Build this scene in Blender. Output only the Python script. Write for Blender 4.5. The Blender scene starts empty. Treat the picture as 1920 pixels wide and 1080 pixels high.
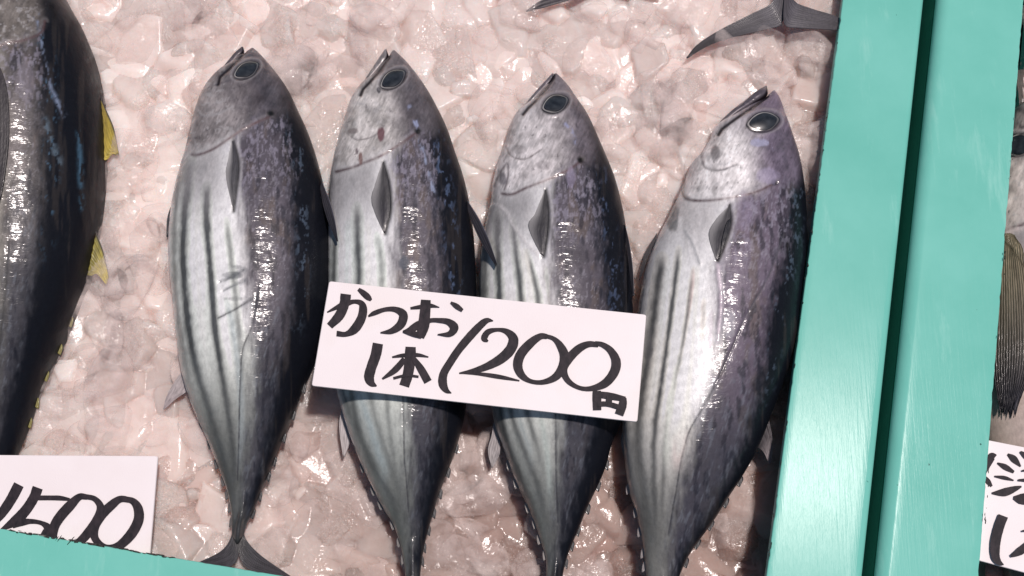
import bpy, math, random
import numpy as np
from mathutils import Vector
random.seed(7)
RS = np.random.RandomState(11)
R = math.radians
S = bpy.context.scene
COL = S.collection

# ------------------------------------------------------------------ camera
TILT, DIST, FPX = R(15), 1.22, 2440.0
cd = bpy.data.cameras.new('camera'); cam = bpy.data.objects.new('camera', cd); COL.objects.link(cam)
cd.sensor_width = 36; cd.lens = FPX / 1920 * 36; cd.clip_start = 0.01; cd.clip_end = 50
CP = np.array([0, -DIST * math.sin(TILT), DIST * math.cos(TILT)])
cam.location = CP; cam.rotation_euler = (TILT, 0, 0); S.camera = cam
CT, ST = math.cos(TILT), math.sin(TILT)

# ------------------------------------------------------------------ light
SUN = Vector((0.215, 0.12, 1.0)).normalized()
w = bpy.data.worlds.new('World'); S.world = w; w.use_nodes = True
wn = w.node_tree; wn.nodes.clear()
sky = wn.nodes.new('ShaderNodeTexSky'); sky.sky_type = 'NISHITA'; sky.sun_disc = False
sky.sun_elevation = math.asin(SUN.z); sky.sun_rotation = math.atan2(SUN.x, SUN.y)
sky.dust_density = 1.0
bg = wn.nodes.new('ShaderNodeBackground'); bg.inputs['Strength'].default_value = 0.05
wo = wn.nodes.new('ShaderNodeOutputWorld')
wn.links.new(sky.outputs[0], bg.inputs[0]); wn.links.new(bg.outputs[0], wo.inputs[0])
sd = bpy.data.lights.new('sun', 'SUN'); sd.energy = 3.15; sd.angle = R(3.0); sd.color = (1.0, 0.90, 0.86)
so = bpy.data.objects.new('sun', sd); COL.objects.link(so)
so.rotation_euler = SUN.to_track_quat('Z', 'Y').to_euler(); so.location = (0.5, 0.4, 2)
S.view_settings.view_transform = 'Standard'; S.view_settings.look = 'None'
S.view_settings.exposure = 0.10; S.view_settings.gamma = 1.0; S.view_settings.use_curve_mapping = False

# ------------------------------------------------------------------ pixel <-> world
def at(px, py, z=0.0):
    px, py, z = np.broadcast_arrays(np.asarray(px, float), np.asarray(py, float), np.asarray(z, float))
    cx, cy = (px - 960) / FPX, -(py - 540) / FPX
    d = np.stack([cx, cy * CT + ST, cy * ST - CT], -1)
    t = (z - CP[2]) / d[..., 2]
    return CP + d * t[..., None]
def proj(P):
    q = P - CP
    yc = q[..., 1] * CT + q[..., 2] * ST
    zc = -q[..., 1] * ST + q[..., 2] * CT
    return 960 - FPX * q[..., 0] / zc, 540 + FPX * yc / zc

# ------------------------------------------------------------------ maths
def ip(y, pts):
    p = np.array(sorted(pts, key=lambda a: a[0]), float)
    return np.interp(y, p[:, 0], p[:, 1])
def ipy(y, pts):            # pts as (x, y); x as a smooth function of y
    p = np.array(sorted([(b, a) for a, b in pts]), float)
    ys, xs = p[:, 0], p[:, 1]
    m = np.gradient(xs, ys)
    i = np.clip(np.searchsorted(ys, y) - 1, 0, len(ys) - 2)
    h = ys[i + 1] - ys[i]; t = np.clip((y - ys[i]) / h, 0, 1)
    return ((2*t**3 - 3*t**2 + 1) * xs[i] + (t**3 - 2*t**2 + t) * h * m[i]
            + (-2*t**3 + 3*t**2) * xs[i+1] + (t**3 - t**2) * h * m[i+1])
def sm(a, b, x):
    t = np.clip((x - a) / (b - a), 0, 1); return t * t * (3 - 2 * t)
def mix(a, b, t):
    return a * (1 - t[..., None]) + np.asarray(b) * t[..., None]
_lat = RS.rand(256, 256)
def vn(x, y, seed=0):
    x = x + seed * 17.31; y = y + seed * 9.77
    xi = np.floor(x).astype(int); yi = np.floor(y).astype(int)
    fx = x - xi; fy = y - yi
    fx = fx * fx * (3 - 2 * fx); fy = fy * fy * (3 - 2 * fy)
    g = lambda a, b: _lat[a & 255, b & 255]
    return (g(xi, yi) * (1-fx) * (1-fy) + g(xi+1, yi) * fx * (1-fy) + g(xi, yi+1) * (1-fx) * fy + g(xi+1, yi+1) * fx * fy)
def fbm(x, y, seed=0, o=4):
    s = 0; a = 0.5; t = 0
    for k in range(o):
        s = s + a * vn(x * 2**k, y * 2**k, seed + k * 3); t += a; a *= 0.55
    return s / t
def pdist(x, y, pts):
    d = np.full(np.shape(x), 1e9)
    for (x0, y0), (x1, y1) in zip(pts[:-1], pts[1:]):
        dx, dy = x1 - x0, y1 - y0; L = dx*dx + dy*dy + 1e-9
        t = np.clip(((x-x0)*dx + (y-y0)*dy) / L, 0, 1)
        d = np.minimum(d, np.hypot(x - x0 - t*dx, y - y0 - t*dy))
    return d
def curve(pts, n=14):       # smooth a polyline (Catmull-Rom)
    P = [np.array(p, float) for p in pts]; P = [2*P[0]-P[1]] + P + [2*P[-1]-P[-2]]
    out = []
    for i in range(1, len(P) - 2):
        for k in range(n):
            t = k / n
            out.append(0.5 * ((2*P[i]) + (P[i+1]-P[i-1])*t + (2*P[i-1]-5*P[i]+4*P[i+1]-P[i+2])*t*t + (3*P[i]-P[i-1]-3*P[i+1]+P[i+2])*t**3))
    out.append(P[-2]); return out

# ------------------------------------------------------------------ objects
def mesh_obj(name, V, F, mat, parent=None, smooth=True, col=None, prop=None):
    """V Nx3 array, F array of quads/tris (uniform) or list; vertices are world coordinates"""
    V = np.asarray(V, np.float32)
    org = np.array(parent['_org']) if parent is not None and '_org' in parent else V.mean(0)
    me = bpy.data.meshes.new(name)
    if isinstance(F, np.ndarray):
        k = F.shape[1]; n = len(F)
        me.vertices.add(len(V)); me.vertices.foreach_set('co', (V - org).astype(np.float32).ravel())
        me.loops.add(n * k); me.loops.foreach_set('vertex_index', F.astype(np.int32).ravel())
        me.polygons.add(n); me.polygons.foreach_set('loop_start', np.arange(0, n*k, k, dtype=np.int32))
        me.polygons.foreach_set('loop_total', np.full(n, k, np.int32))
        me.update(calc_edges=True); me.validate()
    else:
        me.from_pydata([tuple(map(float, v)) for v in (V - org)], [], F); me.update()
    if smooth: me.polygons.foreach_set('use_smooth', np.ones(len(me.polygons), bool))
    for nm, a in (('Col', col), ('Prop', prop)):
        if a is not None:
            at_ = me.attributes.new(nm, 'FLOAT_COLOR', 'POINT')
            rgba = np.ones((len(V), 4), np.float32); rgba[:, :3] = a
            at_.data.foreach_set('color', rgba.ravel())
    me.materials.append(mat)
    o = bpy.data.objects.new(name, me); COL.objects.link(o)
    if parent is not None:
        o.parent = parent
        if '_org' not in parent: o.location = org
        else: o['_org'] = list(map(float, org))
    else:
        o.location = org; o['_org'] = list(map(float, org))
    return o
def thing(name, org, label, cat, group=None):
    o = bpy.data.objects.new(name, None); COL.objects.link(o); o.empty_display_size = 0.02
    o.location = org; o['_org'] = [float(a) for a in org]
    o['label'] = label; o['category'] = cat
    if group: o['group'] = group
    return o
def grid_faces(nr, nc, wrap=False):
    r = np.arange(nr - 1)[:, None]; c = np.arange(nc if wrap else nc - 1)[None, :]
    c2 = (c + 1) % nc
    return np.stack([r*nc + c, r*nc + c2, (r+1)*nc + c2, (r+1)*nc + c], -1).reshape(-1, 4)

# ------------------------------------------------------------------ materials
def new_mat(name):
    m = bpy.data.materials.new(name); m.use_nodes = True
    nt = m.node_tree; p = nt.nodes['Principled BSDF']; return m, nt, p
def N(nt, t, **kw):
    n = nt.nodes.new(t)
    for k, v in kw.items():
        if k in n.inputs: n.inputs[k].default_value = v
        else: setattr(n, k, v)
    return n
def noise(nt, scale, stretch=(1,1,1), detail=4, rough=0.55):
    tc = N(nt, 'ShaderNodeTexCoord'); mp = N(nt, 'ShaderNodeMapping'); mp.inputs['Scale'].default_value = stretch
    nz = N(nt, 'ShaderNodeTexNoise'); nz.inputs['Scale'].default_value = scale
    nz.inputs['Detail'].default_value = detail; nz.inputs['Roughness'].default_value = rough
    nt.links.new(tc.outputs['Object'], mp.inputs[0]); nt.links.new(mp.outputs[0], nz.inputs['Vector'])
    return nz
def ramp(nt, src, stops):
    r = N(nt, 'ShaderNodeValToRGB')
    while len(r.color_ramp.elements) < len(stops): r.color_ramp.elements.new(0.5)
    for e, (p, c) in zip(r.color_ramp.elements, stops):
        e.position = p; e.color = (*c, 1) if len(c) == 3 else c
    nt.links.new(src, r.inputs[0]); return r
def bump(nt, h, dist, strength=1.0, prev=None):
    b = N(nt, 'ShaderNodeBump'); b.inputs['Distance'].default_value = dist; b.inputs['Strength'].default_value = strength
    nt.links.new(h, b.inputs['Height'])
    if prev is not None: nt.links.new(prev, b.inputs['Normal'])
    return b.outputs[0]

# fish skin: colour and metallic/roughness/wetness come from the mesh, fine grain from noise
m_skin, nt, p = new_mat('fish_skin')
ac = N(nt, 'ShaderNodeAttribute'); ac.attribute_name = 'Col'
ap = N(nt, 'ShaderNodeAttribute'); ap.attribute_name = 'Prop'
sp = N(nt, 'ShaderNodeSeparateColor'); nt.links.new(ap.outputs['Color'], sp.inputs[0])
fine = noise(nt, 420, (1, 0.55, 1), 5, 0.6)
fr = ramp(nt, fine.outputs[0], [(0.3, (0.86,) * 3), (0.7, (1.13,) * 3)])
mx = N(nt, 'ShaderNodeMix'); mx.data_type = 'RGBA'; mx.blend_type = 'MULTIPLY'; mx.inputs[0].default_value = 1.0
nt.links.new(ac.outputs['Color'], mx.inputs[6]); nt.links.new(fr.outputs[0], mx.inputs[7])
nt.links.new(mx.outputs[2], p.inputs['Base Color'])
nt.links.new(sp.outputs[0], p.inputs['Metallic']); nt.links.new(sp.outputs[1], p.inputs['Roughness'])
n1 = noise(nt, 330, (1, 2.2, 1), 4, 0.6); n2 = noise(nt, 90, (1, 0.6, 1), 3)
b1 = bump(nt, n2.outputs[0], 0.0010, 0.45); b2 = bump(nt, n1.outputs[0], 0.0003, 0.4, b1)
p.inputs['Specular IOR Level'].default_value = 0.13
nt.links.new(b2, p.inputs['Normal'])
n3 = noise(nt, 190, (1.7, 0.7, 1), 4, 0.65); n5 = noise(nt, 66, (0.34, 1.0, 0.34), 4, 0.55); b3 = bump(nt, n5.outputs[0], 0.0032, 0.8)
b3 = bump(nt, n3.outputs[0], 0.00016, 0.5, b3)
b3 = bump(nt, n1.outputs[0], 0.00010, 0.5, b3)
p.inputs['Coat IOR'].default_value = 1.38; p.inputs['Coat Roughness'].default_value = 0.14
wp = noise(nt, 120, (1, .6, 1), 4, .6); wr_ = ramp(nt, wp.outputs[0], [(0.44, (0.06,) * 3), (0.56, (1, 1, 1))])
wm_ = N(nt, 'ShaderNodeMath'); wm_.operation = 'MULTIPLY'; nt.links.new(wr_.outputs[0], wm_.inputs[0]); nt.links.new(sp.outputs[2], wm_.inputs[1])
nt.links.new(wm_.outputs[0], p.inputs['Coat Weight'])
nt.links.new(b3, p.inputs['Coat Normal'])

m_fin, nt, p = new_mat('fin_skin')
ac = N(nt, 'ShaderNodeAttribute'); ac.attribute_name = 'Col'
nt.links.new(ac.outputs['Color'], p.inputs['Base Color'])
p.inputs['Roughness'].default_value = 0.42; p.inputs['Specular IOR Level'].default_value = 0.3; p.inputs['Coat Weight'].default_value = 0.12; p.inputs['Coat Roughness'].default_value = 0.12
nz = noise(nt, 500, (1, 0.4, 1), 3); nt.links.new(bump(nt, nz.outputs[0], 0.0004, 0.6), p.inputs['Normal'])

m_eye, nt, p = new_mat('eye_ring')
ac = N(nt, 'ShaderNodeAttribute'); ac.attribute_name = 'Col'
nt.links.new(ac.outputs['Color'], p.inputs['Base Color']); p.inputs['Roughness'].default_value = 0.22
p.inputs['Metallic'].default_value = 0.3; p.inputs['Coat Weight'].default_value = 0.8
m_pup, nt, p = new_mat('clouded_pupil')
nz = noise(nt, 160, (1, 1, 1), 3)
rp = ramp(nt, nz.outputs[0], [(0.35, (0.010, 0.013, 0.018)), (0.7, (0.030, 0.036, 0.044))])
nt.links.new(rp.outputs[0], p.inputs['Base Color']); p.inputs['Roughness'].default_value = 0.35
p.inputs['Specular IOR Level'].default_value = 0.25; p.inputs['Coat Weight'].default_value = 0.25; p.inputs['Coat Roughness'].default_value = 0.12

# ice
m_ice, nt, p = new_mat('crushed_ice')
ac = N(nt, 'ShaderNodeAttribute'); ac.attribute_name = 'Col'
ap = N(nt, 'ShaderNodeAttribute'); ap.attribute_name = 'Prop'
sp = N(nt, 'ShaderNodeSeparateColor'); nt.links.new(ap.outputs['Color'], sp.inputs[0])
med = noise(nt, 55, (1, 1, 1), 6, 0.7); rb = ramp(nt, med.outputs[0], [(0.28, (0.82, 0.725, 0.685)), (0.72, (0.94, 0.875, 0.84))])
mx = N(nt, 'ShaderNodeMix'); mx.data_type = 'RGBA'; mx.blend_type = 'MULTIPLY'; mx.inputs[0].default_value = 1
nt.links.new(rb.outputs[0], mx.inputs[6]); nt.links.new(ac.outputs['Color'], mx.inputs[7])
nt.links.new(mx.outputs[2], p.inputs['Base Color'])
p.inputs['IOR'].default_value = 1.31; p.inputs['Roughness'].default_value = 0.17
tm = N(nt, 'ShaderNodeMath'); tm.operation = 'MULTIPLY'; tm.inputs[1].default_value = 0.27; nt.links.new(sp.outputs[0], tm.inputs[0]); nt.links.new(tm.outputs[0], p.inputs['Transmission Weight'])
p.inputs['Subsurface Weight'].default_value = 0.85
p.inputs['Subsurface Radius'].default_value = (0.030, 0.022, 0.019); p.inputs['Subsurface Scale'].default_value = 1.1
f1 = noise(nt, 330, (1, 1, 1), 2, 0.5); f2 = noise(nt, 75, (1, 1, 1), 4, 0.6)
b = bump(nt, f2.outputs[0], 0.0020, 0.5)
gate = noise(nt, 20, (1, 1, 1), 3, .7); g = ramp(nt, gate.outputs[0], [(0.50, (0.03,)*3), (0.60, (1, 1, 1))])
ga = N(nt, 'ShaderNodeMath'); ga.operation = 'MULTIPLY'; nt.links.new(g.outputs[0], ga.inputs[0]); nt.links.new(sp.outputs[0], ga.inputs[1])
mm = N(nt, 'ShaderNodeMath'); mm.operation = 'MULTIPLY'
nt.links.new(f1.outputs[0], mm.inputs[0]); nt.links.new(ga.outputs[0], mm.inputs[1])
b = bump(nt, mm.outputs[0], 0.0035, 1.0, b)
nt.links.new(b, p.inputs['Normal'])

m_slush, nt, p = new_mat('melt_slush')
nz = noise(nt, 30, (1, 1, 1), 6, 0.65); rp = ramp(nt, nz.outputs[0], [(0.3, (0.70, 0.52, 0.48)), (0.7, (0.90, 0.80, 0.77))])
nt.links.new(rp.outputs[0], p.inputs['Base Color']); p.inputs['Roughness'].default_value = 0.4

# green paint
m_paint, nt, p = new_mat('green_gloss_paint')
nb = noise(nt, 14, (1, 1, 1), 5, 0.6)
rp = ramp(nt, nb.outputs[0], [(0.3, (0.150, 0.485, 0.405)), (0.7, (0.185, 0.535, 0.455))])
sc = noise(nt, 7, (6, 1, 1), 8, 0.75)
sr = ramp(nt, sc.outputs[0], [(0.56, (0, 0, 0)), (0.68, (1, 1, 1))])
mx = N(nt, 'ShaderNodeMix'); mx.data_type = 'RGBA'; mx.inputs[7].default_value = (0.235, 0.57, 0.49, 1)
nt.links.new(sr.outputs[0], mx.inputs[0]); nt.links.new(rp.outputs[0], mx.inputs[6])
sk = noise(nt, 110, (1, 1, 1), 2, 0.4); skr = ramp(nt, sk.outputs[0], [(0.775, (0, 0, 0)), (0.79, (1, 1, 1))])
mx2 = N(nt, 'ShaderNodeMix'); mx2.data_type = 'RGBA'; mx2.inputs[7].default_value = (0.03, 0.12, 0.10, 1)
nt.links.new(skr.outputs[0], mx2.inputs[0]); nt.links.new(mx.outputs[2], mx2.inputs[6])
nt.links.new(mx2.outputs[2], p.inputs['Base Color'])
p.inputs['Roughness'].default_value = 0.20; p.inputs['Specular IOR Level'].default_value = 0.065
st = noise(nt, 60, (7, 0.35, 1), 5, 0.65)
b = bump(nt, st.outputs[0], 0.0004, 0.25)
nt.links.new(b, p.inputs['Normal'])

m_card, nt, p = new_mat('white_plastic_board')
nz = noise(nt, 900, (1, 1, 1), 2); n4 = noise(nt, 9, (1, 1, 1), 4)
rp = ramp(nt, n4.outputs[0], [(0.3, (0.79, 0.72, 0.72)), (0.55, (0.83, 0.77, 0.775)), (0.72, (0.80, 0.725, 0.70))])
nt.links.new(rp.outputs[0], p.inputs['Base Color'])
p.inputs['Roughness'].default_value = 0.45; p.inputs['Specular IOR Level'].default_value = 0.2
nt.links.new(bump(nt, nz.outputs[0], 0.0004, 0.35), p.inputs['Normal'])
m_ink, nt, p = new_mat('black_marker_ink')
nz = noise(nt, 240, (1, 0.5, 1), 4, 0.7)
rp = ramp(nt, nz.outputs[0], [(0.35, (0.010, 0.008, 0.012)), (0.68, (0.034, 0.025, 0.031))])
nt.links.new(rp.outputs[0], p.inputs['Base Color']); p.inputs['Roughness'].default_value = 0.6; p.inputs['Specular IOR Level'].default_value = 0.2
m_stain, nt, p = new_mat('old_water_stain'); p.inputs['Base Color'].default_value = (0.66, 0.52, 0.42, 1)
m_dark, nt, p = new_mat('dark_table'); p.inputs['Base Color'].default_value = (0.012, 0.012, 0.014, 1); p.inputs['Roughness'].default_value = 0.7
m_grime, nt, p = new_mat('edge_grime'); p.inputs['Base Color'].default_value = (0.035, 0.035, 0.03, 1); p.inputs['Roughness'].default_value = 0.6
m_inner, nt, p = new_mat('inner_box_paint'); p.inputs['Base Color'].default_value = (0.10, 0.30, 0.25, 1); p.inputs['Roughness'].default_value = 0.5

# ------------------------------------------------------------------ ground and boxes
g = mesh_obj('table_surface', [(-3, -3, -0.16), (3, -3, -0.16), (3, 3, -0.16), (-3, 3, -0.16)], [(0, 1, 2, 3)], m_dark, smooth=False)
g['kind'] = 'structure'

ZR = 0.045
def rail(name, a0, a1, b0, b1, parent, zt=ZR, zb=0.036, tilt=0.0, ra=0.0012, rb=0.008, n=260, seed=0, rough=0.0006):
    """plank swept from the picture line a (one edge) and line b (other edge); a0,b0 one end, a1,b1 the other"""
    t = np.linspace(0, 1, n)[:, None]
    A = at(*a0, zt) * (1 - t) + at(*a1, zt) * t; B = at(*b0, zt) * (1 - t) + at(*b1, zt) * t
    wv = (B - A); L = np.linalg.norm(wv, axis=1, keepdims=True); wv = wv / L
    prof = [(0, zb)]
    for k in range(6):
        th = math.pi - k / 5 * math.pi / 2; prof.append((ra + ra * math.cos(th), zt - ra + ra * math.sin(th)))
    for k in range(1, 12): prof.append((k / 12, None))
    for k in range(12):
        th = math.pi / 2 - k / 11 * math.pi / 2; prof.append((('r', -rb + rb * math.cos(th)), zt - rb + rb * math.sin(th)))
    prof.append((('r', 0.0), zb))
    V = np.zeros((n, len(prof), 3))
    s = np.linspace(0, 1, n) * 240
    chip = rough * (np.maximum(fbm(s, s * 0 + seed, seed, 3) - 0.55, 0) * 5)
    for j, (d, z) in enumerate(prof):
        if z is None: d = ra + d * (L[:, 0] - ra - rb); z = zt
        elif isinstance(d, tuple): d = L[:, 0] + d[1]
        else: d = np.full(n, float(d)) + (chip if 0 < j < 7 else 0)
        V[:, j] = A + wv * d[:, None]; V[:, j, 2] = z - (tilt * (1 - d / L[:, 0]) if z > 0.02 else 0)
    F = grid_faces(n, len(prof))
    k = len(prof); caps = []
    return mesh_obj(name, V.reshape(-1, 3), F, m_paint, parent)

box1 = thing('fish_box', at(900, 540, -0.13), 'green painted wooden box filled with crushed ice and small tuna', 'box', 'green fish boxes standing side by side')
def lx(p, q, y, o=0): return (p[0] + (q[0] - p[0]) * (y - p[1]) / (q[1] - p[1]) + o, y)
LA = ((1580, 0), (1437, 1080)); LB = ((1734, 0), (1619, 1080))
LC = ((1759, 0), (1644, 1080)); LD = ((1922, 0), (1838, 1080))
rail('side_rail', lx(*LA, -700), lx(*LA, 1340), lx(*LB, -700), lx(*LB, 1340), box1, rb=0.007, seed=3)
rail('box_wall', lx(*LA, -700, 40), lx(*LA, 1310, 40), lx(*LB, -700, -22), lx(*LB, 1310, -22), box1, zt=0.0355, zb=-0.13, n=60)
def bl(x, off=0): return (x, 991 + 0.1677 * x + off)
xe = 1404.0
rail('end_rail', bl(-700), bl(xe), bl(-700, 230), bl(xe - 3, 230), box1, zt=ZR - 0.0015, seed=5)
rail('box_wall', bl(-700, 30), bl(xe, 30), bl(-700, 200), bl(xe - 3, 200), box1, zt=0.0355, zb=-0.13, n=60)
fl = mesh_obj('box_floor', [at(-700, -700, -0.12), at(1600, -700, -0.12), at(1420, 1200, -0.12), at(-700, 1100, -0.12)], [(0, 3, 2, 1)], m_inner, box1, smooth=False)
box2 = thing('fish_box', at(2100, 540, -0.13), 'green painted box at the right edge, holding the large brown-finned fish', 'box', 'green fish boxes standing side by side')
rail('side_rail', lx(*LD, -700), lx(*LD, 1340), lx(*LC, -700), lx(*LC, 1340), box2, tilt=0.0035, rb=0.012, seed=8)
rail('box_wall', lx(*LD, -700, -26), lx(*LD, 1340, -26), lx(*LC, -700, 34), lx(*LC, 1340, 34), box2, zt=0.0355, zb=-0.13, n=60)
mesh_obj('box_floor', [at(1990, -700, -0.12), at(3000, -700, -0.12), at(3000, 1300, -0.12), at(1800, 1300, -0.12)], [(0, 3, 2, 1)], m_inner, box2, smooth=False)

# grime along the inner edges
def grime(parent, p0, p1, n, seed, zt=ZR, hair=0.10, k_=1.0):
    rr = random.Random(seed); V = []; F = []
    for i in range(n):
        t = rr.random(); c = at(p0[0] + (p1[0]-p0[0])*t, p0[1] + (p1[1]-p0[1])*t, zt)
        d = np.array(at(*p1, zt) - at(*p0, zt)); d /= np.linalg.norm(d); e = np.array([-d[1], d[0], 0])
        k = 7; s = rr.uniform(0.0005, 0.0015) * k_; st = rr.uniform(1, 4); off = rr.uniform(-0.0010, 0.0008)
        if rr.random() < hair: st, s, d, e = 4, s * 0.9, (e * rr.choice((-1, 1)) + d * rr.uniform(-.6, .6)), d
        b = len(V)
        for q in range(k):
            a = q / k * 6.283; r_ = rr.uniform(.6, 1.2)
            V.append(c + d * (math.cos(a) * s * st * r_) + e * (math.sin(a) * s * .6 * r_ + off) + np.array([0, 0, 0.0003 + rr.random()*0.0003]))
        V.append(c + e * off + np.array([0, 0, 0.0012])); V.append(c + e * off + np.array([0, 0, -0.001]))
        for q in range(k):
            F.append((b + q, b + (q+1) % k, b + k)); F.append((b + (q+1) % k, b + q, b + k + 1))
    o = mesh_obj('edge_grime', V, F, m_grime, parent); o['kind'] = 'stuff'; return o
grime(box1, bl(10), bl(330), 64, 1, ZR - 0.0015); grime(box1, lx(*LA, 0), lx(*LA, 1080), 60, 2, hair=0.0, k_=.55)
grime(box2, lx(*LD, 100), lx(*LD, 1080), 22, 4, hair=0.0, k_=.55)

# ------------------------------------------------------------------ ice
def ico(sub):
    import bmesh
    bm = bmesh.new(); bmesh.ops.create_icosphere(bm, subdivisions=sub, radius=1)
    bm.verts.ensure_lookup_table()
    V = np.array([v.co[:] for v in bm.verts]); F = np.array([[v.index for v in f.verts] for f in bm.faces]); bm.free(); return V, F
ICO = {k: ico(k) for k in (2, 3, 4)}
def ipl(L, y): return L[0][0] + (L[1][0] - L[0][0]) * (y - L[0][1]) / (L[1][1] - L[0][1])
def ice_field(label, xr, yr, ok, seed, level, res):
    """one continuous crust of faceted, half-melted lumps: every lump is a convex cut block pressed into the bed"""
    rs = np.random.RandomState(seed)
    xs = np.arange(xr[0], xr[1], res); ys = np.arange(yr[0], yr[1], res); nx, ny = len(xs), len(ys)
    X, Y = np.meshgrid(xs, ys); px, py = proj(np.stack([X, Y, X * 0], -1))
    base = level(px, py); Z = base - 0.012 + 0.010 * (fbm(X * 26, Y * 26, seed, 3) - .5)
    Cc = np.ones(X.shape + (3,)) * np.array([0.76, 0.56, 0.51]); Pc = np.zeros(X.shape); 
    lumps = []
    for dens, rmin, rmax, up in ((0.027, 0.022, 0.046, 0.001), (0.034, 0.012, 0.026, 0.003), (0.050, 0.004, 0.010, 0.004)):
        for gx in np.arange(xr[0], xr[1], dens):
            for gy in np.arange(yr[0], yr[1], dens): lumps.append((gx + rs.uniform(-.7, .7) * dens, gy + rs.uniform(-.7, .7) * dens, rs.uniform(rmin, rmax), up))
    rs.shuffle(lumps)
    for cx, cy, r, up in lumps:
        i0, i1 = np.searchsorted(ys, [cy - r * 1.3, cy + r * 1.3]); j0, j1 = np.searchsorted(xs, [cx - r * 1.3, cx + r * 1.3])
        if i1 - i0 < 2 or j1 - j0 < 2: continue
        x = X[i0:i1, j0:j1] - cx; y = Y[i0:i1, j0:j1] - cy
        a0 = rs.uniform(0, 6.28); asp = rs.uniform(.6, 1); xa = x * math.cos(a0) + y * math.sin(a0); ya = (-x * math.sin(a0) + y * math.cos(a0)) / asp
        top = float(base[(i0+i1)//2, (j0+j1)//2]) + up + rs.uniform(-.006, .002)
        sl = []
        for k in range(rs.randint(1, 3)):
            t = rs.uniform(0, 6.28); g_ = rs.uniform(0.03, .28); sl.append(top - (xa * math.cos(t) + ya * math.sin(t)) * g_)
        m = rs.randint(5, 9)
        for k in range(m):
            t = (k + rs.uniform(-.3, .3)) / m * 6.283; st = rs.choice([0.6, 1.3, 2.6]); d = r * rs.uniform(.62, .95)
            sl.append(top - ((xa * math.cos(t) + ya * math.sin(t)) - d) * st)
        sl = np.stack(sl); kk = rs.uniform(0.0008, 0.0034)
        mn = sl.min(0); h = mn - kk * np.log(np.exp(-(sl - mn) / kk).sum(0))
        h += 0.0005 * (fbm((x + cx) * 90, (y + cy) * 90, seed + 2, 3) - .5)
        zz = Z[i0:i1, j0:j1]; k2 = 0.0007; dlt = h - zz
        mask = dlt > 0; Z[i0:i1, j0:j1] = np.maximum(zz, h) + k2 * np.exp(-np.abs(dlt) / k2) * .5 * (np.abs(dlt) < .01)
        tone = rs.uniform(.86, 1.06); warm = rs.uniform(0, .28) ** 1.2
        c_ = (np.array([1.0, 0.97, 0.955]) * (1 - warm) + np.array([0.86, 0.60, 0.54]) * warm) * tone
        al = np.where(mask, rs.uniform(.55, 1), 0)[..., None]
        Cc[i0:i1, j0:j1] = Cc[i0:i1, j0:j1] * (1 - al) + c_ * al
        Pc[i0:i1, j0:j1] = np.where(mask, rs.choice([0.05, .45, .75, 1.0], p=[.35, .25, .2, .2]), Pc[i0:i1, j0:j1])
    V = np.stack([X, Y, Z], -1).reshape(-1, 3); F = grid_faces(ny, nx); kx = ok(px, py).ravel(); F = F[kx[F].all(1)]
    used_ = np.zeros(len(V), bool); used_[F.ravel()] = True; idx = np.cumsum(used_) - 1
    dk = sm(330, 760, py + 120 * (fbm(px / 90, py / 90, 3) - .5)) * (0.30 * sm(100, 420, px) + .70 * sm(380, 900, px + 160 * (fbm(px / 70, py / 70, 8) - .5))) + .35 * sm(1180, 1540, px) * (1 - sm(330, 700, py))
    Cc = Cc * (1 - dk[..., None] * np.array([.50, .57, .59]))  # shade around the lower fish painted into the ice colour, with reddish meltwater
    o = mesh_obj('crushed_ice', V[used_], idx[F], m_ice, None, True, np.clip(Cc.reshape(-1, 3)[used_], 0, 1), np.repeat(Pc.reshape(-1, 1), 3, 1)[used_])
    o['kind'] = 'stuff'; o['label'] = label; o['category'] = 'ice'
    q = 6; Xb, Yb = X[::q, ::q], Y[::q, ::q]; pb = ok(px[::q, ::q], py[::q, ::q]).ravel(); Zb = base[::q, ::q] - .022 + .014 * (fbm(Xb * 60, Yb * 60, seed + 5, 4) - .5)
    Fb = grid_faces(*Xb.shape); Fb = Fb[pb[Fb].all(1)]; Vb = np.stack([Xb, Yb, Zb], -1).reshape(-1, 3)
    ub = np.zeros(len(Vb), bool); ub[Fb.ravel()] = True; ib = np.cumsum(ub) - 1
    b = mesh_obj('meltwater_slush', Vb[ub], ib[Fb], m_slush); b['kind'] = 'stuff'; b['label'] = 'pale slush underneath ' + label; b['category'] = 'slush'
    return o
m_shard, nt, p = new_mat('clear_ice')
p.inputs['Base Color'].default_value = (0.90, 0.775, 0.735, 1); p.inputs['Roughness'].default_value = 0.05; p.inputs['IOR'].default_value = 1.31
f2 = noise(nt, 60, (1, 1, 1), 4, 0.6); nt.links.new(bump(nt, f2.outputs[0], 0.004, 0.6), p.inputs['Normal'])
al = noise(nt, 45, (1, 1, 1), 4, .6); ar = ramp(nt, al.outputs[0], [(0.35, (0.05,)*3), (0.72, (0.38,)*3)]); nt.links.new(ar.outputs[0], p.inputs['Alpha'])
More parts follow.
